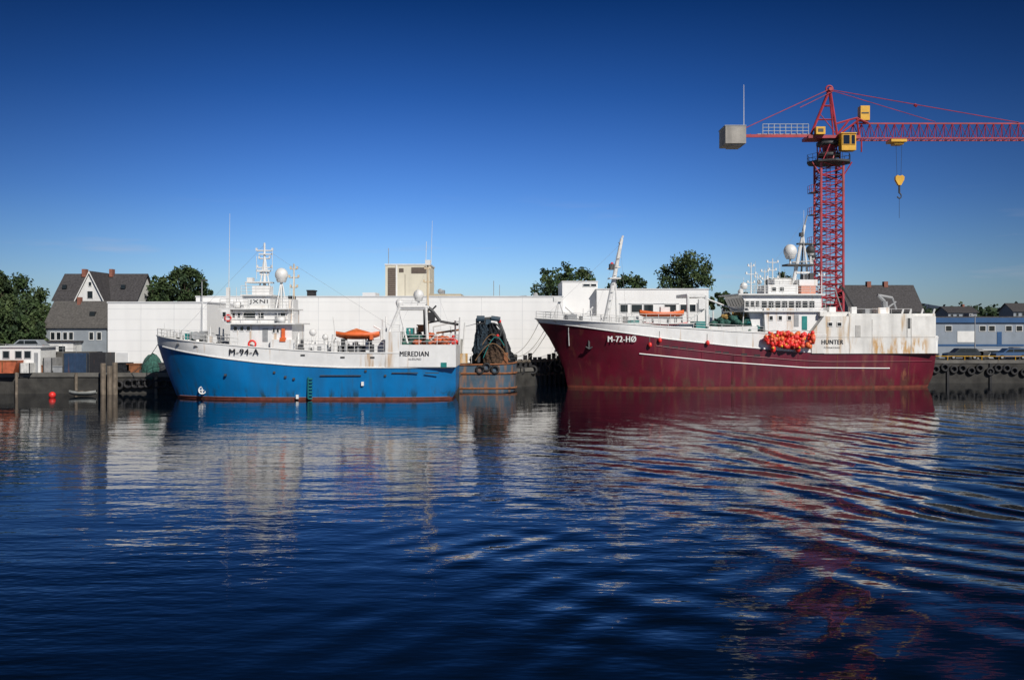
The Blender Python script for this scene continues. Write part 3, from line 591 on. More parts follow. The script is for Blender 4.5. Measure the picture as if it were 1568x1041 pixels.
P.box(x0+.9,x1,-.09,.09,zt_-.09,zt_+.09); n=34; st_=(x1-x0)/n
for i in range(n):
    a=x0+i*st_; m_=a+st_/2
    for v in (-.85,.85):
        P.tube((a,v,zb_),(m_,0,zt_),.05,n=4); P.tube((m_,0,zt_),(a+st_,v,zb_),.05,n=4)
    P.tube((a,-.85,zb_),(a,.85,zb_),.05,n=4); P.tube((a,-.85,zb_),(a+st_,.85,zb_),.035,n=4)
for a,b in (((1283,205),(1300,184)),((1300,184),(1312,181)),((1312,181),(1330,189)),((1283,208),(1316,183)),((1312,181),(1316,212)),((1280,190),(1300,184))):
    for v in (-.7,.7): T.part('jib_root',CRED).tube(T.at(*a,v),T.at(*b,v),.13,n=6)
T.bx('jib_root_plate',CRED,1282,1318,207,212,-.95,.95)
T.bx('operator_cab',YELLOW,1289,1311,204,230,-2.7,-1.3); T.win(1291,1301,207,221,-2.7,GLASS,YELLOW); T.win(1303.5,1309,207,221,-2.7,GLASS,YELLOW)
a=T.at(1311,207,-2.7);b=T.at(1311,226,-2.7); T.part('cab_side_glass',GLASS).box(a.x-.01,a.x+.04,-2.5,-1.5,b.z,a.z); T.bx('cab_roof',YELLOW,1288,1312.5,203,204.3,-2.85,-1.2)
T.bx('hoist_box',YELLOW,1318,1332,162,184,-.6,.6); T.bx('hoist_box_trim',DARK,1319.5,1330.5,172,174,-.64,-.55); T.bx('motor_box',YELLOW,1250,1264,194,205.5,-2,-1); T.bx('motor_box_trim',DARK,1253,1261,197,202,-2.04,-1.9)
T.tb('jib_hanger',CRED,(1319,212,-.9),(1319,233,-.9),.1); T.tb('jib_hanger',CRED,(1311,181,0),(1325,187,0),.2)
T.bx('trolley',YELLOW,1365,1389,213,217,-1,1); T.bx('trolley_wheels',YELLOW,1370,1384,217,221,-.7,.7)
for px in (1372,1381): T.tb('hoist_ropes',DARK,(px,220,0),(px+(1.5 if px<1377 else -1.5),270,0),.022,n=4)
pf=[(1370.5,271),(1373.5,268.5),(1377,270),(1380.5,268.5),(1384,271),(1383.5,276),(1379,284),(1375,284),(1370.5,276)]
T.part('hook_block',YELLOW).prism([(T.at(x,y,0).x,T.at(x,y,0).z) for x,y in pf],-.25,.25)
T.tb('hook_shank',DARK,(1377,284,0),(1377,296,0),.13); 
T.part('hook',DARK,True).path([T.at(1377+3*math.sin(t),300-4*math.cos(t),0) for t in [k*.5 for k in range(10)]],.09); T.tb('hook_sling',DARK,(1377,302,0),(1377,334,0),.025,n=4)
T.done()
# ================================================================ SETTING
G=2.2
def plane(name,vs,fs,m):
    me=bpy.data.meshes.new(name); me.from_pydata(vs,[],fs); me.materials.append(m); o=bpy.data.objects.new(name,me); scene.collection.objects.link(o); return o
wm=bpy.data.materials.new('water'); wm.use_nodes=True; nt=wm.node_tree; N=nt.nodes; L=nt.links; b=N['Principled BSDF']
b.inputs['Base Color'].default_value=(.001,.004,.009,1); b.inputs['Roughness'].default_value=.035; b.inputs['IOR'].default_value=1.333
geo=N.new('ShaderNodeNewGeometry')
def M(op,a,b_=None,c_=None):
    n=N.new('ShaderNodeMath'); n.operation=op
    for i,v in enumerate((a,b_,c_)):
        if v is None: continue
        if hasattr(v,'links'): L.new(v,n.inputs[i])
        else: n.inputs[i].default_value=v
    return n.outputs[0]
def NZ(sc,vec=(1,1,1),det=2,rough=.5,rz=0):
    mp=N.new('ShaderNodeMapping'); mp.inputs['Scale'].default_value=vec; mp.inputs['Rotation'].default_value=(0,0,rz); L.new(geo.outputs['Position'],mp.inputs[0])
    n=N.new('ShaderNodeTexNoise'); n.inputs['Scale'].default_value=sc; n.inputs['Detail'].default_value=det; n.inputs['Roughness'].default_value=rough; L.new(mp.outputs[0],n.inputs['Vector']); return n.outputs[0]
def RNG(src,a,b_,c_=0,d=1):
    r=N.new('ShaderNodeMapRange'); r.interpolation_type='SMOOTHSTEP'
    for i,v in enumerate((a,b_,c_,d)): r.inputs[i+1].default_value=v
    L.new(src,r.inputs[0]); return r.outputs[0]
sep=N.new('ShaderNodeSeparateXYZ'); L.new(geo.outputs['Position'],sep.inputs[0]); X,Y=sep.outputs[0],sep.outputs[1]
calm=M('MULTIPLY',RNG(Y,50,106,1,.25),RNG(Y,14,48,.5,1))
patch=RNG(NZ(.06,(1,.5,1),2),.35,.65,.45,1.35)
ripple=M('MULTIPLY',NZ(1.0,(.5,1,1),3,.6),.050)
swell=M('MULTIPLY',NZ(.25,(.45,1,1),2),.10)
diag=M('MULTIPLY',NZ(.7,(.35,1.3,1),2,.5,math.radians(-40)),.03)
fine=M('MULTIPLY',NZ(3.5,(.6,1,1),2),.005)
base=M('MULTIPLY',M('MULTIPLY',M('ADD',M('ADD',diag,ripple),M('ADD',swell,fine)),calm),patch)
wob=M('MULTIPLY',NZ(.06,(1,1,1),3),15.0)
def WAVE(nx,ny,lam,amp,mask):
    ph=M('MULTIPLY',M('ADD',M('MULTIPLY',X,nx),M('MULTIPLY',Y,ny)),2*math.pi/lam)
    return M('MULTIPLY',M('MULTIPLY',M('SINE',M('ADD',ph,wob)),amp),mask)
brk=RNG(NZ(.16,(1,.7,1),3),.38,.62,.1,1.15)
brk2=RNG(NZ(.11,(.8,1,1),3),.40,.62,.0,1)
mR=M('MULTIPLY',M('MULTIPLY',RNG(X,3,14),M('MULTIPLY',RNG(Y,92,62),RNG(Y,14,34))),brk)
mC=M('MULTIPLY',M('MULTIPLY',RNG(X,-6,8),M('MULTIPLY',RNG(Y,80,50),RNG(Y,14,26))),brk2)
mL=M('MULTIPLY',M('MULTIPLY',RNG(X,-9,2),RNG(Y,50,30)),brk)
wk=M('ADD',WAVE(.93,.36,3.1,.05,mR),M('ADD',WAVE(.82,-.57,1.9,.018,mL),WAVE(.70,.71,2.4,.032,mC)))
bp=N.new('ShaderNodeBump'); bp.inputs['Strength'].default_value=1; bp.inputs['Distance'].default_value=1
L.new(M('ADD',base,wk),bp.inputs['Height']); L.new(bp.outputs[0],b.inputs['Normal'])
plane('water',[(-4000,-400,0),(4000,-400,0),(4000,4000,-.0),(-4000,4000,0)],[(0,1,2,3)],wm)
# land
gm=mat('ground_gravel',(.085,.08,.07),.95,.4,.2,bump=.05)
edge=[(-4000,106),(-95,106.5),(-50,110),(-6,110),(-6,122),(1,122),(7,131),(60,135.6),(110,140),(4000,160)]
vs=[(x,y,G) for x,y in edge]+[(4000,3900,G),(-4000,3900,G)]
plane('ground',vs,[tuple(range(len(vs)))],gm)
T=Thing('quay_wall')
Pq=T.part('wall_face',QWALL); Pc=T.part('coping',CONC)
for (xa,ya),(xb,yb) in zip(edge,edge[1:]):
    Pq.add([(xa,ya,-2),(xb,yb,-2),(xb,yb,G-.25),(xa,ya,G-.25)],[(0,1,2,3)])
    d=Vector((xb-xa,yb-ya,0)).normalized(); n_=Vector((-d.y,d.x,0)); a=Vector((xa,ya,0))-n_*.15; b2=Vector((xb,yb,0))-n_*.15
    c1=b2+n_*1.0; c0=a+n_*1.0
    Pc.add([(*a.xy,G-.35),(*b2.xy,G-.35),(*b2.xy,G+.1),(*a.xy,G+.1),(*c0.xy,G+.1),(*c1.xy,G+.1),(*a.xy,G-.35),(*c0.xy,G-.36),(*c1.xy,G-.36)],[(0,1,2,3),(3,2,5,4),(0,7,8,1)])
P=T.part('tyre_fenders',BLACK,True)
for px in (182,196,207,216,226,241,252,262): P.torus((( px-CX)/K*109.6,109.55,1.1+random.uniform(-.15,.2)),.42,.16,'y')
P2=T.part('fender_piles',WOOD)
for k in range(10): x=-48+k*4.4; P2.tube((x,109.6,-1),(x,109.6,G+.1),.17,n=8)
for px in (158,168,176): P2.tube(((px-CX)/K*108.5,108.5,-1),((px-CX)/K*108.5,108.5,3.0+random.uniform(-.4,.6)),.28,n=8)
for x in (-90,-84,-78,-72,-66,-60,-54): P2.tube((x,106.3+(x+90)*.06,-1),(x,106.3+(x+90)*.06,G+.2),.16,n=8)
T.done()
T=Thing('stone_pier')
y0=127.5
P=T.part('deck',CONC); P.box(54,130,y0+3,y0+12,2.6,3.0); P=T.part('face',QWALL); P.box(54,130,y0+3.1,y0+11,-1,2.6)
for i in range(8): T.part('fender_boards',BLACK).box(57+i*5.6,57.3+i*5.6,y0+2.9,y0+3.09,-1,2.6)
P=T.part('tyre_fenders',BLACK,True)
for i in range(20): P.torus((55.6+i*1.15+random.uniform(-.2,.2),y0+2.85,1.7+random.uniform(-.35,.35)),.42,.16,'y')
T.rail([(55,y0+3.3,3),(64,y0+3.3,3),(90,y0+3.3,3)],.5,1,2.2,.05,'kerb_rail',YELLOW)
for x in (57.5,60.5,62.2): T.part('bollards',DARK,True).tube((x,y0+4,3),(x,y0+4,3.6),.25,n=10)
T.done()
T=Thing('timber_dolphin')
for k in range(12): T.part('piles',BLACK).tube((.4+k*.62,122.3+k*.7,-1),(.4+k*.62,122.3+k*.7,3.6+random.uniform(-.3,.5)),.26,n=7)
T.part('backing',BLACK).add([(.2,122.6,-1),(7.4,130.8,-1),(7.4,130.8,3.2),(.2,122.6,3.2)],[(0,1,2,3)])
T.part('whaling',WOOD).tube((.2,121.9,3.1),(7.4,130.2,3.1),.2); T.part('whaling',WOOD).tube((.2,121.9,1.4),(7.4,130.2,1.4),.2)
for k in range(4): T.part('tyres',BLACK,True).torus((1+k*1.6,122.4+k*1.75,2.0),.45,.17,'y')
T.done()
def rope(a,b,sag,name='mooring_rope'):
    T=Thing(name); a=Vector(a);b=Vector(b); T.part('line',ROPE).path([a.lerp(b,k/14)-Vector((0,0,sag*4*(k/14)*(1-k/14))) for k in range(15)],.035,5); T.done()
def Wd(px,py,D): return Vector(((px-CX)/K*D,D,H+(HY-py)/K*D))
rope(Wd(838,497,120.5),Wd(786,545,122),1.2); rope(Wd(842,500,120.5),Wd(800,555,123),.6); rope(Wd(826,492,121),Wd(770,540,122),1.6); rope(Wd(246,520,104),Wd(200,572,110),.5); rope(Wd(868,512,119),Wd(840,560,126),.3)
# ---------------- warehouse
T=Thing('white_warehouse')
def block(px0,px1,pyt,D,depth,m=PANEL,cap=True,zb=G,nm='walls'):
    a=Wd(px0,pyt,D);b=Wd(px1,pyt,D); T.part(nm,m).box(a.x,b.x,D,D+depth,zb,a.z)
    if cap: T.part('parapet_flashing',SEAM).box(a.x-.08,b.x+.08,D-.08,D+depth+.08,a.z,a.z+.16)
    return a,b
a,b=block(165,317,464,113.5,17)
S_=T.part('panel_joints',SEAM)
z=G+1.2
while z<a.z-.3: S_.box(a.x+.01,b.x-.01,113.488,113.52,z,z+.03); z+=1.2
for k in range(1,3): x=a.x+(b.x-a.x)*k/3; S_.box(x,x+.05,113.485,113.52,G,a.z)
a2,b2=block(300,862,455,131.6,30); 
z=G+1.2
while z<a2.z-.3: S_.box(a2.x+.01,b2.x-.01,131.588,131.62,z,z+.03); z+=1.2
for k in range(1,9): x=a2.x+(b2.x-a2.x)*k/9; S_.box(x,x+.05,131.585,131.62,G,a2.z)
a3,b3=block(861,915,432,138,12); block(914,1085,443.5,136.5,22)
for x0,x1 in ((950,961),(967,983),(986,1000),(1018,1035)): T.win(x0,x1,466.5,478,136.5)
for x0 in (1042,1056): T.win(x0,x0+9,466.5,477,136.5)
T.bx('window_band',SEAM,948,1040,464,465.2,136.42,136.5); T.bx('facade_panels',GREY,1067,1075,464,478,136.45,136.5)
T.win(893,903,435,438.5,138,GLASS,SEAM); T.win(905,913,435,438.5,138,GLASS,SEAM)
T.bx('roof_edge_beige',mat('beige_roof',(.42,.36,.26),.8,.1,1),657,706,450,454.5,133,150); T.bx('roof_vents',GREY,676,680,444,450,134,136); T.part('roof_dish',GREY,True).ball(T.at(674,446,134),.35,(1,.3,1)); T.part('roof_dish',GREY,True).ball(T.at(820,452,134),.35,(1,.3,1))
T.bx('roof_unit',BLACK,470,480,446,455,135,137); T.bx('roof_unit_cap',BLACK,469,481,444,446,134.9,137.1); T.tb('roof_mast',GREY,(756,455,134),(756,430,134),.05); T.tb('roof_mast',GREY,(765,455,134),(765,436,134),.04)
T.bx('roof_units',SEAM,555,575,448,455,136,140); 
T.bx('loading_door',SEAM,178,196,540,571,113.45,113.52); T.tb('downpipe',SEAM,(310,464,113.4),(310,570,113.4),.07)
T.rail([T.at(196,571,112.6),T.at(214,571,112.6)],1.1,2,.8,.03)
T.done()
T=Thing('beige_silo_tower')
T.bx('walls',BEIGE,590,658,405.8,470,142,150); T.bx('louvre_strip',BRN,594,606,410,463,141.93,142); T.bx('louvre_top',BRN,630,653,409.5,418.5,141.93,142); T.bx('parapet',SEAM,588.8,659.2,404,406,141.9,150.1)
for y in range(412,462,3): T.bx('louvre_slats',mat('slat',(.2,.16,.13),.7),594,606,y,y+.9,141.88,141.93)
T.bx('corner_trim',CLAPW,606,608.5,406,463,141.92,142); T.bx('wall_joint',BRN,620,620.5,420,463,141.97,142); T.tb('lightning_rod',GREY,(595,404,144),(595,380,144),.05); T.bx('louvre_top',BRN,611,618,411,417,141.95,142)
T.done()
# ---------------- houses
def gable_roof(P,x0,x1,y0,y1,ze,zr,ov=.35,th=.18):
    ym=(y0+y1)/2; dz=(zr-ze)/(ym-y0)*ov
    for s_,ya in ((-1,y0-ov),(1,y1+ov)):
        vs=[(x0-ov,ya,ze-dz),(x1+ov,ya,ze-dz),(x1+ov,ym,zr),(x0-ov,ym,zr)]; vs+=[(a,b_,c+th) for a,b_,c in vs]
        P.add(vs,[(0,1,2,3),(7,6,5,4),(0,4,5,1),(0,3,7,4),(1,5,6,2)])
def gwall(P,x0,x1,y0,y1,zb,ze,zr):
    P.box(x0,x1,y0,y1,zb,ze); ym=(y0+y1)/2
    for x in (x0,x1): P.add([(x,y0,ze),(x,y1,ze),(x,ym,zr)],[(0,1,2)])
T=Thing('white_gabled_house')
a=Wd(84,458,146);b=Wd(208,458,146); zr=Wd(0,421,150).z
gwall(T.part('walls',CLAPW),a.x,b.x,146,154,G,a.z,zr); gable_roof(T.part('roof',SLATE),a.x,b.x,146,154,a.z,zr)
g0=Wd(118,457,143.5);g1=Wd(158,457,143.5);gz=Wd(138,417,143.5).z; xm=(g0.x+g1.x)/2
T.part('gable_wall',CLAPW).prism([(g0.x,G),(g1.x,G),(g1.x,g0.z),(xm,gz),(g0.x,g0.z)],143.5,149.5)
for s_,xe in ((-1,g0.x-.4),(1,g1.x+.4)):
    dz=(gz-g0.z)/(xm-g0.x)*.4; vs=[(xe,143.1,g0.z-dz),(xm,143.1,gz),(xm,150,gz),(xe,150,g0.z-dz)]; vs+=[(p,q,r+.2) for p,q,r in vs]; T.part('gable_roof',SLATE).add(vs,[(0,1,2,3),(4,7,6,5),(1,5,6,2),(0,3,7,4)]); T.part('barge_boards',CLAPW).add([(xe,143.08,g0.z-dz-.12),(xe,143.08,g0.z-dz+.2),(xm,143.08,gz+.2),(xm,143.08,gz-.12)],[(0,1,2,3)])
T.win(134,142,446,457,143.5,GLASS,CLAPW); T.win(125,131,463,475,143.5,GLASS,CLAPW); T.win(146,152,463,475,143.5,GLASS,CLAPW); T.win(136,140,432,438,143.5,GLASS,CLAPW)
for x in (90,102,168,180,193): T.win(x,x+7,463,474,146,GLASS,CLAPW)
T.bx('chimney',mat('brick',(.25,.10,.07),.9,.2,3),125,131,412,424,149.2,150.2); T.bx('chimney',MATS['brick'],167,172,412,424,149.2,150.2)
for x in (95,185): T.bx('skylight',GLASS,x,x+6,436,442,147.2,147.6)
T.done()
T=Thing('grey_cottage')
a=Wd(70,499,128);b=Wd(163,499,128); zr=Wd(0,463,131).z
gwall(T.part('walls',CLAPG),a.x,b.x,128,134,G,a.z,zr); gable_roof(T.part('roof',mat('grey_roof',(.09,.085,.08),.8,.3,4,bump=.04)),a.x,b.x,128,134,a.z,zr,.3)
for x in (78,87,97,106,137,149): T.win(x,x+6,509,520,128,GLASS,CLAPW)
T.bx('extension',CLAPW,66,112,524,566,125.5,127.98); T.bx('extension_roof',SLATE,64,114,522,524,125.3,127.99); T.win(72,82,530,540,125.5,GLASS,CLAPG,'extension_glass'); T.win(90,100,530,540,125.5,GLASS,CLAPG,'extension_glass')
T.bx('skylight',GLASS,137,145,477,484,129.0,129.6); T.bx('chimney',MATS['brick'],118,123,455,468,130.5,131.2)
T.done()
T=Thing('dark_roofed_house')
a=Wd(1306,470,175);b=Wd(1404,470,175); zr=Wd(0,438,179).z
gwall(T.part('walls',CLAPG),a.x,b.x,175,183,G,a.z,zr); gable_roof(T.part('roof',SLATE),a.x,b.x,175,183,a.z,zr,1.0)
for x in (1328,1354): T.bx('chimney',MATS['brick'],x,x+6,431,440,178.5,179.5)
T.done()
T=Thing('blue_trim_workshop')
a=Wd(1425,492,152); T.part('walls',mat('workshop_wall',(.23,.27,.32),.6,.06,1,grime=.2)).box(a.x,a.x+75,152,170,G,a.z)
T.part('fascia',BLUEP).box(a.x-.3,a.x+75.3,151.7,170.3,a.z-.2,a.z+.55); T.part('roof',SLATE).box(a.x-.2,a.x+75,151.9,170,a.z+.55,a.z+.75)
T.bx('garage_door',CLAPW,1466,1492,507,524,151.93,152); 
for x in (1500,1514,1540,1556): T.win(x,x+9,499,507,152,GLASS,CLAPW)
for x in (1448,): T.win(x,x+9,499,507,152,GLASS,CLAPW)
T.bx('door',BLUEP,1527,1534,508,530,151.93,152); T.bx('stripe',BLUEP,1430,1568,527,530,151.95,152); T.bx('roof_vent',GREY,1484,1490,480,486,158,160)
T.done()
def simplehouse(name,px0,px1,pe,pr,D,wm_,rm,dep=9):
    T=Thing(name); a=Wd(px0,pe,D);b=Wd(px1,pe,D); zr=Wd(0,pr,D+dep/2).z
    gwall(T.part('walls',wm_),a.x,b.x,D,D+dep,G,a.z,zr); gable_roof(T.part('roof',rm),a.x,b.x,D,D+dep,a.z,zr,.5)
    x=px0+4
    while x<px1-6: T.win(x,x+3.5,pe+3,pe+8,D,GLASS,CLAPG); x+=9
    T.bx('chimney',MATS['brick'],(px0+px1)/2,(px0+px1)/2+3,pr-4,pr+2,D+dep/2-.4,D+dep/2+.4); T.done()
simplehouse('distant_house',1452,1496,478,470,300,CLAPG,SLATE); simplehouse('distant_house',1552,1600,476,465,300,CLAPG,SLATE); simplehouse('distant_house',-30,22,500,488,210,CLAPW,SLATE)
# ---------------- quay clutter, vehicles
def car(name,px,D,zg,col,L_=4.5,van=False,deg=0):
    T=Thing(name,(px-CX)/K*D,D,deg,zg); m=mat('car_'+name+str(px),col,.3,.03,1)
    if van: body=[(0,.35),(L_,.35),(L_,1.0),(L_-.1,1.9),(.9,1.9),(.55,1.15),(0,.95)]; gl=[(.95,1.2),(L_-.4,1.2),(L_-.4,1.72),(1.15,1.72)]
    else: body=[(0,.35),(L_,.35),(L_+.02,.85),(L_-.15,1.05),(L_-.6,1.5),(1.7,1.5),(1.05,.98),(.1,.82)]; gl=[(1.3,1.0),(L_-.5,1.02),(L_-.8,1.4),(1.8,1.4)]
    T.part('body',m).prism(body,-.85,.85); T.part('glass',GLASS).prism(gl,-.87,.87)
    T.part('pillar',m).box(L_*.52,L_*.52+.07,-.885,.885,1.0,1.45); T.part('bumpers',BLACK).box(-.06,L_+.06,-.8,.8,.3,.5)
    T.part('lights',ORED).box(L_-.02,L_+.04,-.8,-.5,.7,.85)
    for x in (.85,L_-.85):
        for v in (-.9,.68): T.part('wheels',BLACK,True).tube((x,v,.33),(x,v+.22,.33),.33,n=14); T.part('hubs',GREY).tube((x,v-.01,.33),(x,v+.23,.33),.17,n=10)
    T.done()
car('parked_car',12,118,G+2.15,(.30,.33,.36)); 
T=Thing('raised_car_park'); T.part('deck',CONC).box(-66,-50.2,115,122,G,G+2.15); T.rail([(-66,115.1,G+2.15),(-55,115.1,G+2.15),(-50.4,115.1,G+2.15)],1,2,1.5,.03,'railings',GREY); T.done()
car('parked_car',1446,133.2,3.0,(.03,.035,.04)); car('parked_car',1520,133.2,3.0,(.05,.10,.2)); car('parked_van',1545,146,G,(.4,.42,.43),van=True); car('parked_van',1412+75,146,G,(.55,.56,.56),van=True)
T=Thing('white_quay_shed'); T.bx('walls',CLAPW,-20,62,532,572,110.3,114); T.bx('roof',SEAM,-22,64,530,532,110.1,114.2)
for x in (5,24,38): T.win(x,x+9,538,548,110.3,GLASS,GREY)
T.bx('door',GREY,52,58,540,571,110.25,110.3); T.done()
T=Thing('orange_skip'); a=Wd(-8,552,108.6);b=Wd(27,573,108.6); T.part('tub',mat('skip_orange',(.42,.11,.05),.6,.3,2,rust=.5)).prism([(a.x,a.z),(a.x+.4,G+.12),(b.x-.4,G+.12),(b.x,a.z)],108.4,110); T.part('ribs',RUSTM).box(a.x+.9,a.x+1,108.3,108.42,G+.3,a.z); T.part('rim',RUSTM).box(a.x,b.x,108.35,108.45,a.z-.1,a.z+.04); T.done()
def container(name,px0,px1,pt_,m,D=110.4):
    T=Thing(name); a=Wd(px0,pt_,D);b=Wd(px1,pt_,D); T.part('shell',m).box(a.x,b.x,D,D+2.4,G+.12,a.z)
    x=a.x+.15
    while x<b.x-.1: T.part('corrugation',m).box(x,x+.12,D-.05,D,G+.25,a.z-.12); x+=.3
    T.part('corner_posts',DARK).box(a.x,a.x+.1,D-.07,D,G+.11,a.z+.01); T.part('corner_posts',DARK).box(b.x-.1,b.x,D-.07,D,G+.11,a.z+.01); T.done()
container('shipping_container',97,134,541,mat('container_blue',(.025,.05,.10),.5,.2,2,rust=.2)); container('shipping_container',136,163,540,mat('container_dark',(.02,.02,.024),.6,.2,2,rust=.2)); container('storage_crate',66,80,548,mat('crate_grey',(.3,.3,.3),.7,.2,2)); container('storage_crate',30,46,556,mat('crate_white',(.6,.6,.58),.7,.2,2),109)
T=Thing('tarpaulin_covered_drum'); c=Wd(233,568,111); T.part('tarp',NETG,True).ball((c.x,c.y,G+.2),1.15,(1,1,1.75),14,8,.05); T.part('base',DARK).box(c.x-1.2,c.x+1.2,110.4,112,G+.11,G+.4); T.done()
for px,m in ((190,NETD),(206,RUSTM),(250,DARK),(60,RUSTM),(88,GREY)):
    T=Thing('fish_crate'); c=Wd(px,570,110.9); h=random.uniform(.7,1.3); T.part('tub',m).box(c.x-.7,c.x+.7,110.5,111.6,G+.11,G+h); T.part('rim',m).box(c.x-.77,c.x+.77,110.43,111.67,G+h,G+h+.1); T.part('feet',BLACK).box(c.x-.6,c.x-.3,110.42,110.5,G+.11,G+.3); T.done()
for px,z_ in ((1438,0),(1497,0),(1508,0),(1515,0),(1556,0),(1566,0)):
    T=Thing('pallet_stack'); c=Wd(px,550,133.5); h=random.uniform(.7,1.6); w=random.uniform(.4,.7); m=random.choice([WOOD,GREY,DARK,CLAPW,DARK,DARK]); 
    k=3.02
    while k<3+h: T.part('layers',m).box(c.x-w,c.x+w,135,136.4,k,k+.2); T.part('spacers',WOOD).box(c.x-w+.1,c.x+w-.1,135.1,136.3,k+.2,k+.26); k+=.26
    T.done()
T=Thing('harbour_light_post'); c=Wd(1493,500,136); T.part('post',GREY).tube((c.x,136,3),(c.x,136,9),.09,.06,n=8); T.part('head',GREY).box(c.x-.6,c.x+.1,135.8,136.2,8.9,9.05); T.done()
T=Thing('moored_skiff'); a=Wd(114,603,107); b=Wd(155,603,107); boat(T,'hull',mat('skiff_grey',(.22,.23,.22),.6,.2,2),a.x,b.x,107-1.2,.05,.45,1.5); T.part('thwart',WOOD).box(a.x+1,a.x+1.3,105.2,106.4,.5,.56); T.part('thwart',WOOD).box(a.x+1.9,a.x+2.1,105.2,106.4,.5,.56); T.done()
T=Thing('mooring_buoy'); T.part('float',ORED,True).ball(((80-CX)/K*104,104,.25),.36,seg=14,rings=9); T.part('shackle',DARK,True).torus(((80-CX)/K*104,104,.65),.1,.03); T.done()
T=Thing('street_lamp'); c=Wd(270,465,121); T.part('post',GREY).tube((c.x,131,G),(c.x,131,H+(500-430)/K*131),.1,.06,n=8); T.part('head',DARK).box(c.x-.1,c.x+.7,130.8,131.2,H+(500-430)/K*131,H+(500-430)/K*131+.15); T.done()
# ---------------- trees
LEAF=[]
for i,c in enumerate(((.035,.065,.018),(.055,.085,.025),(.022,.045,.015))):
    m=mat('foliage_%d'%i,c,.75,.45,.8); LEAF.append(m)
def crown(T,c,rx,rz,n,leaf,seed,dens=.5):
    rnd=random.Random(seed)
    clumps=[]
    for k in range(max(8,n//90)):
        while True:
            p=Vector((rnd.uniform(-1,1),rnd.uniform(-1,1),rnd.uniform(-1,1)))
            if .25<p.length<1: break
        clumps.append((Vector((c[0]+p.x*rx,c[1]+p.y*rx,c[2]+p.z*rz)),rnd.uniform(.16,.34)*min(rx,rz)))
    for cc,r in clumps:
        mi=rnd.choice((0,0,1,2)); P=T.part('foliage_%d'%mi,LEAF[mi])
        for j in range(90):
            d=Vector((rnd.gauss(0,1),rnd.gauss(0,1),rnd.gauss(0,1))).normalized()*r*rnd.uniform(.4,1.3); p=cc+d; s_=leaf*rnd.uniform(.5,1.2)
            a=Vector((rnd.gauss(0,1),rnd.gauss(0,1),rnd.gauss(0,1))).normalized(); b_=a.cross(Vector((rnd.gauss(0,1),rnd.gauss(0,1),rnd.gauss(0,1)))).normalized()
            P.add([p-a*s_,p+b_*s_*.6,p+a*s_,p-b_*s_*.6],[(0,1,2,3)])
    return clumps
def tree(name,px,D,pyt,wpx,pyb=None,zb=G,seed=1,n=3500,leaf=.28):
    x=(px-CX)/K*D; zt=H+(HY-pyt)/K*D; R=wpx/2/K*D; zc0=H+(HY-pyb)/K*D if pyb else zb+(zt-zb)*.25
    T=Thing(name,x,D,0,zb); h=zt-zb; cz=(zt+zc0)/2-zb; rz=(zt-zc0)/2
    T.part('trunk',BARK).tube((0,0,-.1),(.1,0,cz),.32,.15,8)
    cl=crown(T,(0,0,cz),R,rz,n,leaf,seed)
    for cc,r in cl[::3]:T.part('limbs',BARK).tube((0,0,cz*.6),cc,.1,.03,5)
    T.done()
tree('leafy_tree',862,165,404,92,470,seed=3,n=5200); tree('leafy_tree',1047,170,386,80,462,seed=5,n=5200); tree('leafy_tree',960,172,417,58,462,seed=6,n=3000); tree('leafy_tree',1115,172,447,80,475,seed=8,n=3000)
tree('leafy_tree',287,150,408,52,475,seed=11,n=4200); tree('leafy_tree',248,150,426,48,475,seed=12,n=3600); tree('leafy_tree',308,152,432,34,475,seed=13,n=1800); tree('leafy_tree',40,150,424,70,530,seed=14,n=7000); tree('leafy_tree',2,146,418,46,520,seed=15,n=5000); tree('leafy_tree',18,135,455,110,540,seed=16,n=7000); tree('leafy_tree',-45,150,415,80,530,seed=18,n=5000); tree('leafy_tree',1170,176,452,40,475,seed=19,n=1500); tree('leafy_tree',1190,168,405,34,470,seed=20,n=2000)
tree('shrub',45,126,485,50,545,seed=17,n=3500,leaf=.22)
T=Thing('distant_trees'); rnd=random.Random(5)
for px in range(-300,1900,7):
    if 90<px<1240: continue
    D=rnd.uniform(330,480); x=(px-CX)/K*D; z=H+(HY-rnd.uniform(462,478))/K*D
    P=T.part('foliage_far',LEAF[2]); r=rnd.uniform(5,9)
    for j in range(80):
        d=Vector((rnd.gauss(0,1),rnd.gauss(0,.6),abs(rnd.gauss(0,1)))).normalized()*r*rnd.uniform(.5,1); p=Vector((x,D,z-r))+d; s_=rnd.uniform(.5,1.1)
        a=Vector((rnd.gauss(0,1),rnd.gauss(0,1),rnd.gauss(0,1))).normalized(); b_=a.cross(Vector((rnd.gauss(0,1),rnd.gauss(0,1),rnd.gauss(0,1)))).normalized()
        P.add([p-a*s_,p+b_*s_,p+a*s_,p-b_*s_],[(0,1,2,3)])
T.done()
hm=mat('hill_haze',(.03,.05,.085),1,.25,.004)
vs=[];fs=[]; n=160
def hz(x,k): return 20+45*(math.sin(x*.0021+1.3)+1)*.5+26*math.sin(x*.0057+k)+14*math.sin(x*.013+2*k)+6*math.sin(x*.035)
for i in range(n+1):
    x=-3600+7200*i/n
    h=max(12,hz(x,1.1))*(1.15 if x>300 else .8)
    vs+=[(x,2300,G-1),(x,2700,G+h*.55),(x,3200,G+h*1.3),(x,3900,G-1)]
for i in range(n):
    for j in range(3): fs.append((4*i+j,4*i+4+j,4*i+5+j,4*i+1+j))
o=plane('hills',vs,fs,hm); o.data.shade_smooth()
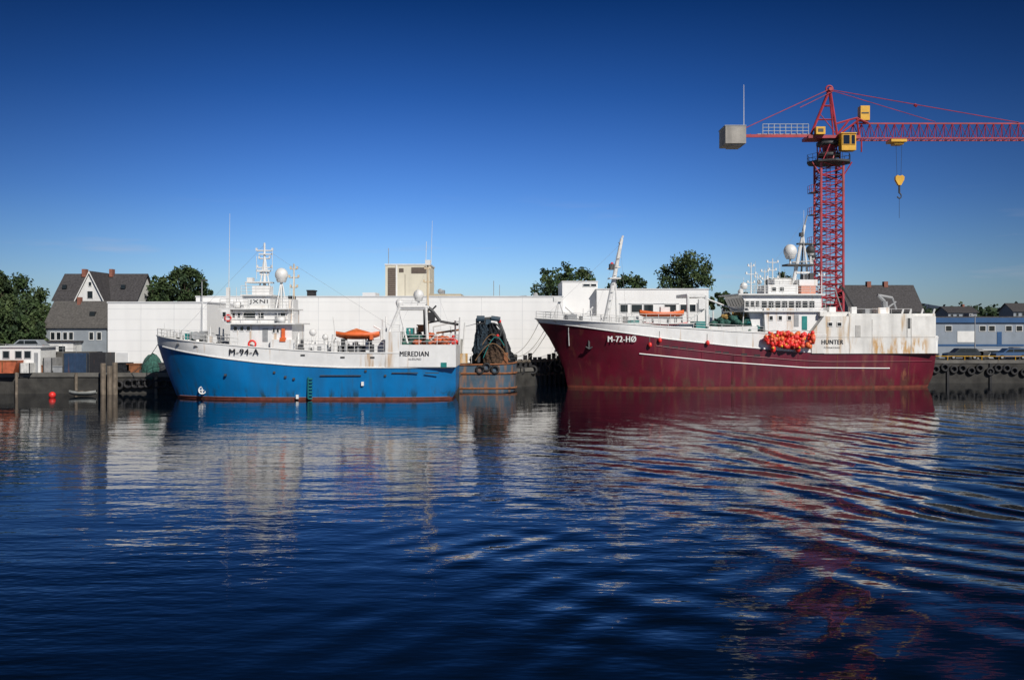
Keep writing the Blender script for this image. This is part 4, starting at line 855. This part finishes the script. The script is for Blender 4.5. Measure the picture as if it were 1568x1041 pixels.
# ---------------- world / sun / camera
el=math.radians(36); az=math.radians(150)   # azimuth clockwise from +Y
w=bpy.data.worlds.new('World'); scene.world=w; w.use_nodes=True; nt=w.node_tree; N=nt.nodes; L=nt.links
bg=N['Background']; bg.inputs['Strength'].default_value=.075
sky=N.new('ShaderNodeTexSky'); sky.sky_type='NISHITA'; sky.sun_disc=False; sky.sun_elevation=el; sky.sun_rotation=az; sky.altitude=0; sky.air_density=1.0; sky.dust_density=.3; sky.ozone_density=4.0
gm_=N.new('ShaderNodeGamma'); gm_.inputs[1].default_value=1.35; L.new(sky.outputs[0],gm_.inputs[0])
# deep clear-sky tint by elevation (direction in world space)
tc=N.new('ShaderNodeTexCoord'); sp=N.new('ShaderNodeSeparateXYZ'); L.new(tc.outputs['Generated'],sp.inputs[0])
cr=N.new('ShaderNodeValToRGB'); L.new(sp.outputs[2],cr.inputs[0]); E=cr.color_ramp.elements
stops=[(0,(.50,.60,.84)),(.045,(.44,.55,.80)),(.127,(.25,.38,.64)),(.225,(.10,.225,.43)),(.31,(.030,.118,.25)),(.42,(.014,.053,.115)),(.65,(.007,.024,.05)),(1,(.02,.05,.10))]
E[0].position=0; E[0].color=(*stops[0][1],1); E[1].position=1; E[1].color=(*stops[-1][1],1)
for p,c in stops[1:-1]: e=E.new(p); e.color=(*c,1)
mx=N.new('ShaderNodeMix'); mx.data_type='RGBA'; mx.blend_type='MULTIPLY'; mx.inputs[0].default_value=1; L.new(gm_.outputs[0],mx.inputs[6]); L.new(cr.outputs[0],mx.inputs[7])
# lens vignetting to either side put into the sky colour, and a few thin low clouds
def MM(op,a,b_=0):
    n=N.new('ShaderNodeMath'); n.operation=op
    for i,v in enumerate((a,b_)):
        if hasattr(v,'links'): L.new(v,n.inputs[i])
        else: n.inputs[i].default_value=v
    return n.outputs[0]
mr=N.new('ShaderNodeMapRange'); mr.interpolation_type='SMOOTHSTEP'; L.new(MM('ABSOLUTE',sp.outputs[0]),mr.inputs[0])
for i,v in enumerate((.08,.60,1,.5)): mr.inputs[i+1].default_value=v
m2=N.new('ShaderNodeVectorMath'); m2.operation='SCALE'; L.new(mx.outputs[2],m2.inputs[0]); L.new(mr.outputs[0],m2.inputs[3])
mp=N.new('ShaderNodeMapping'); mp.inputs['Scale'].default_value=(7,7,60); L.new(tc.outputs['Generated'],mp.inputs[0])
cn=N.new('ShaderNodeTexNoise'); cn.inputs['Scale'].default_value=1; cn.inputs['Detail'].default_value=6; L.new(mp.outputs[0],cn.inputs['Vector'])
c1=N.new('ShaderNodeMapRange'); L.new(cn.outputs[0],c1.inputs[0]); c1.inputs[1].default_value=.60; c1.inputs[2].default_value=.85; c1.inputs[4].default_value=.35
c2=N.new('ShaderNodeMapRange'); c2.interpolation_type='SMOOTHSTEP'; L.new(sp.outputs[2],c2.inputs[0]); c2.inputs[1].default_value=.15; c2.inputs[2].default_value=.05
m3=N.new('ShaderNodeMix'); m3.data_type='RGBA'; L.new(MM('MULTIPLY',c1.outputs[0],c2.outputs[0]),m3.inputs[0]); L.new(m2.outputs[0],m3.inputs[6]); m3.inputs[7].default_value=(7,6.4,7,1)
L.new(m3.outputs[2],bg.inputs[0])
sd=Vector((math.sin(az)*math.cos(el),math.cos(az)*math.cos(el),math.sin(el)))
sl=bpy.data.lights.new('sun','SUN'); sl.energy=4.3; sl.angle=math.radians(.5); sl.color=(1,.95,.88)
so=bpy.data.objects.new('sun',sl); scene.collection.objects.link(so); so.rotation_euler=sd.to_track_quat('Z','Y').to_euler()
cam=bpy.data.cameras.new('camera'); cam.lens=K/1568*36; cam.sensor_width=36; cam.clip_end=9000; cam.shift_y=-20.5/1568
co=bpy.data.objects.new('camera',cam); scene.collection.objects.link(co); co.location=(0,0,H); co.rotation_euler=(math.pi/2,0,0); scene.camera=co
scene.view_settings.view_transform='Standard'; scene.view_settings.look='None'; scene.view_settings.exposure=0
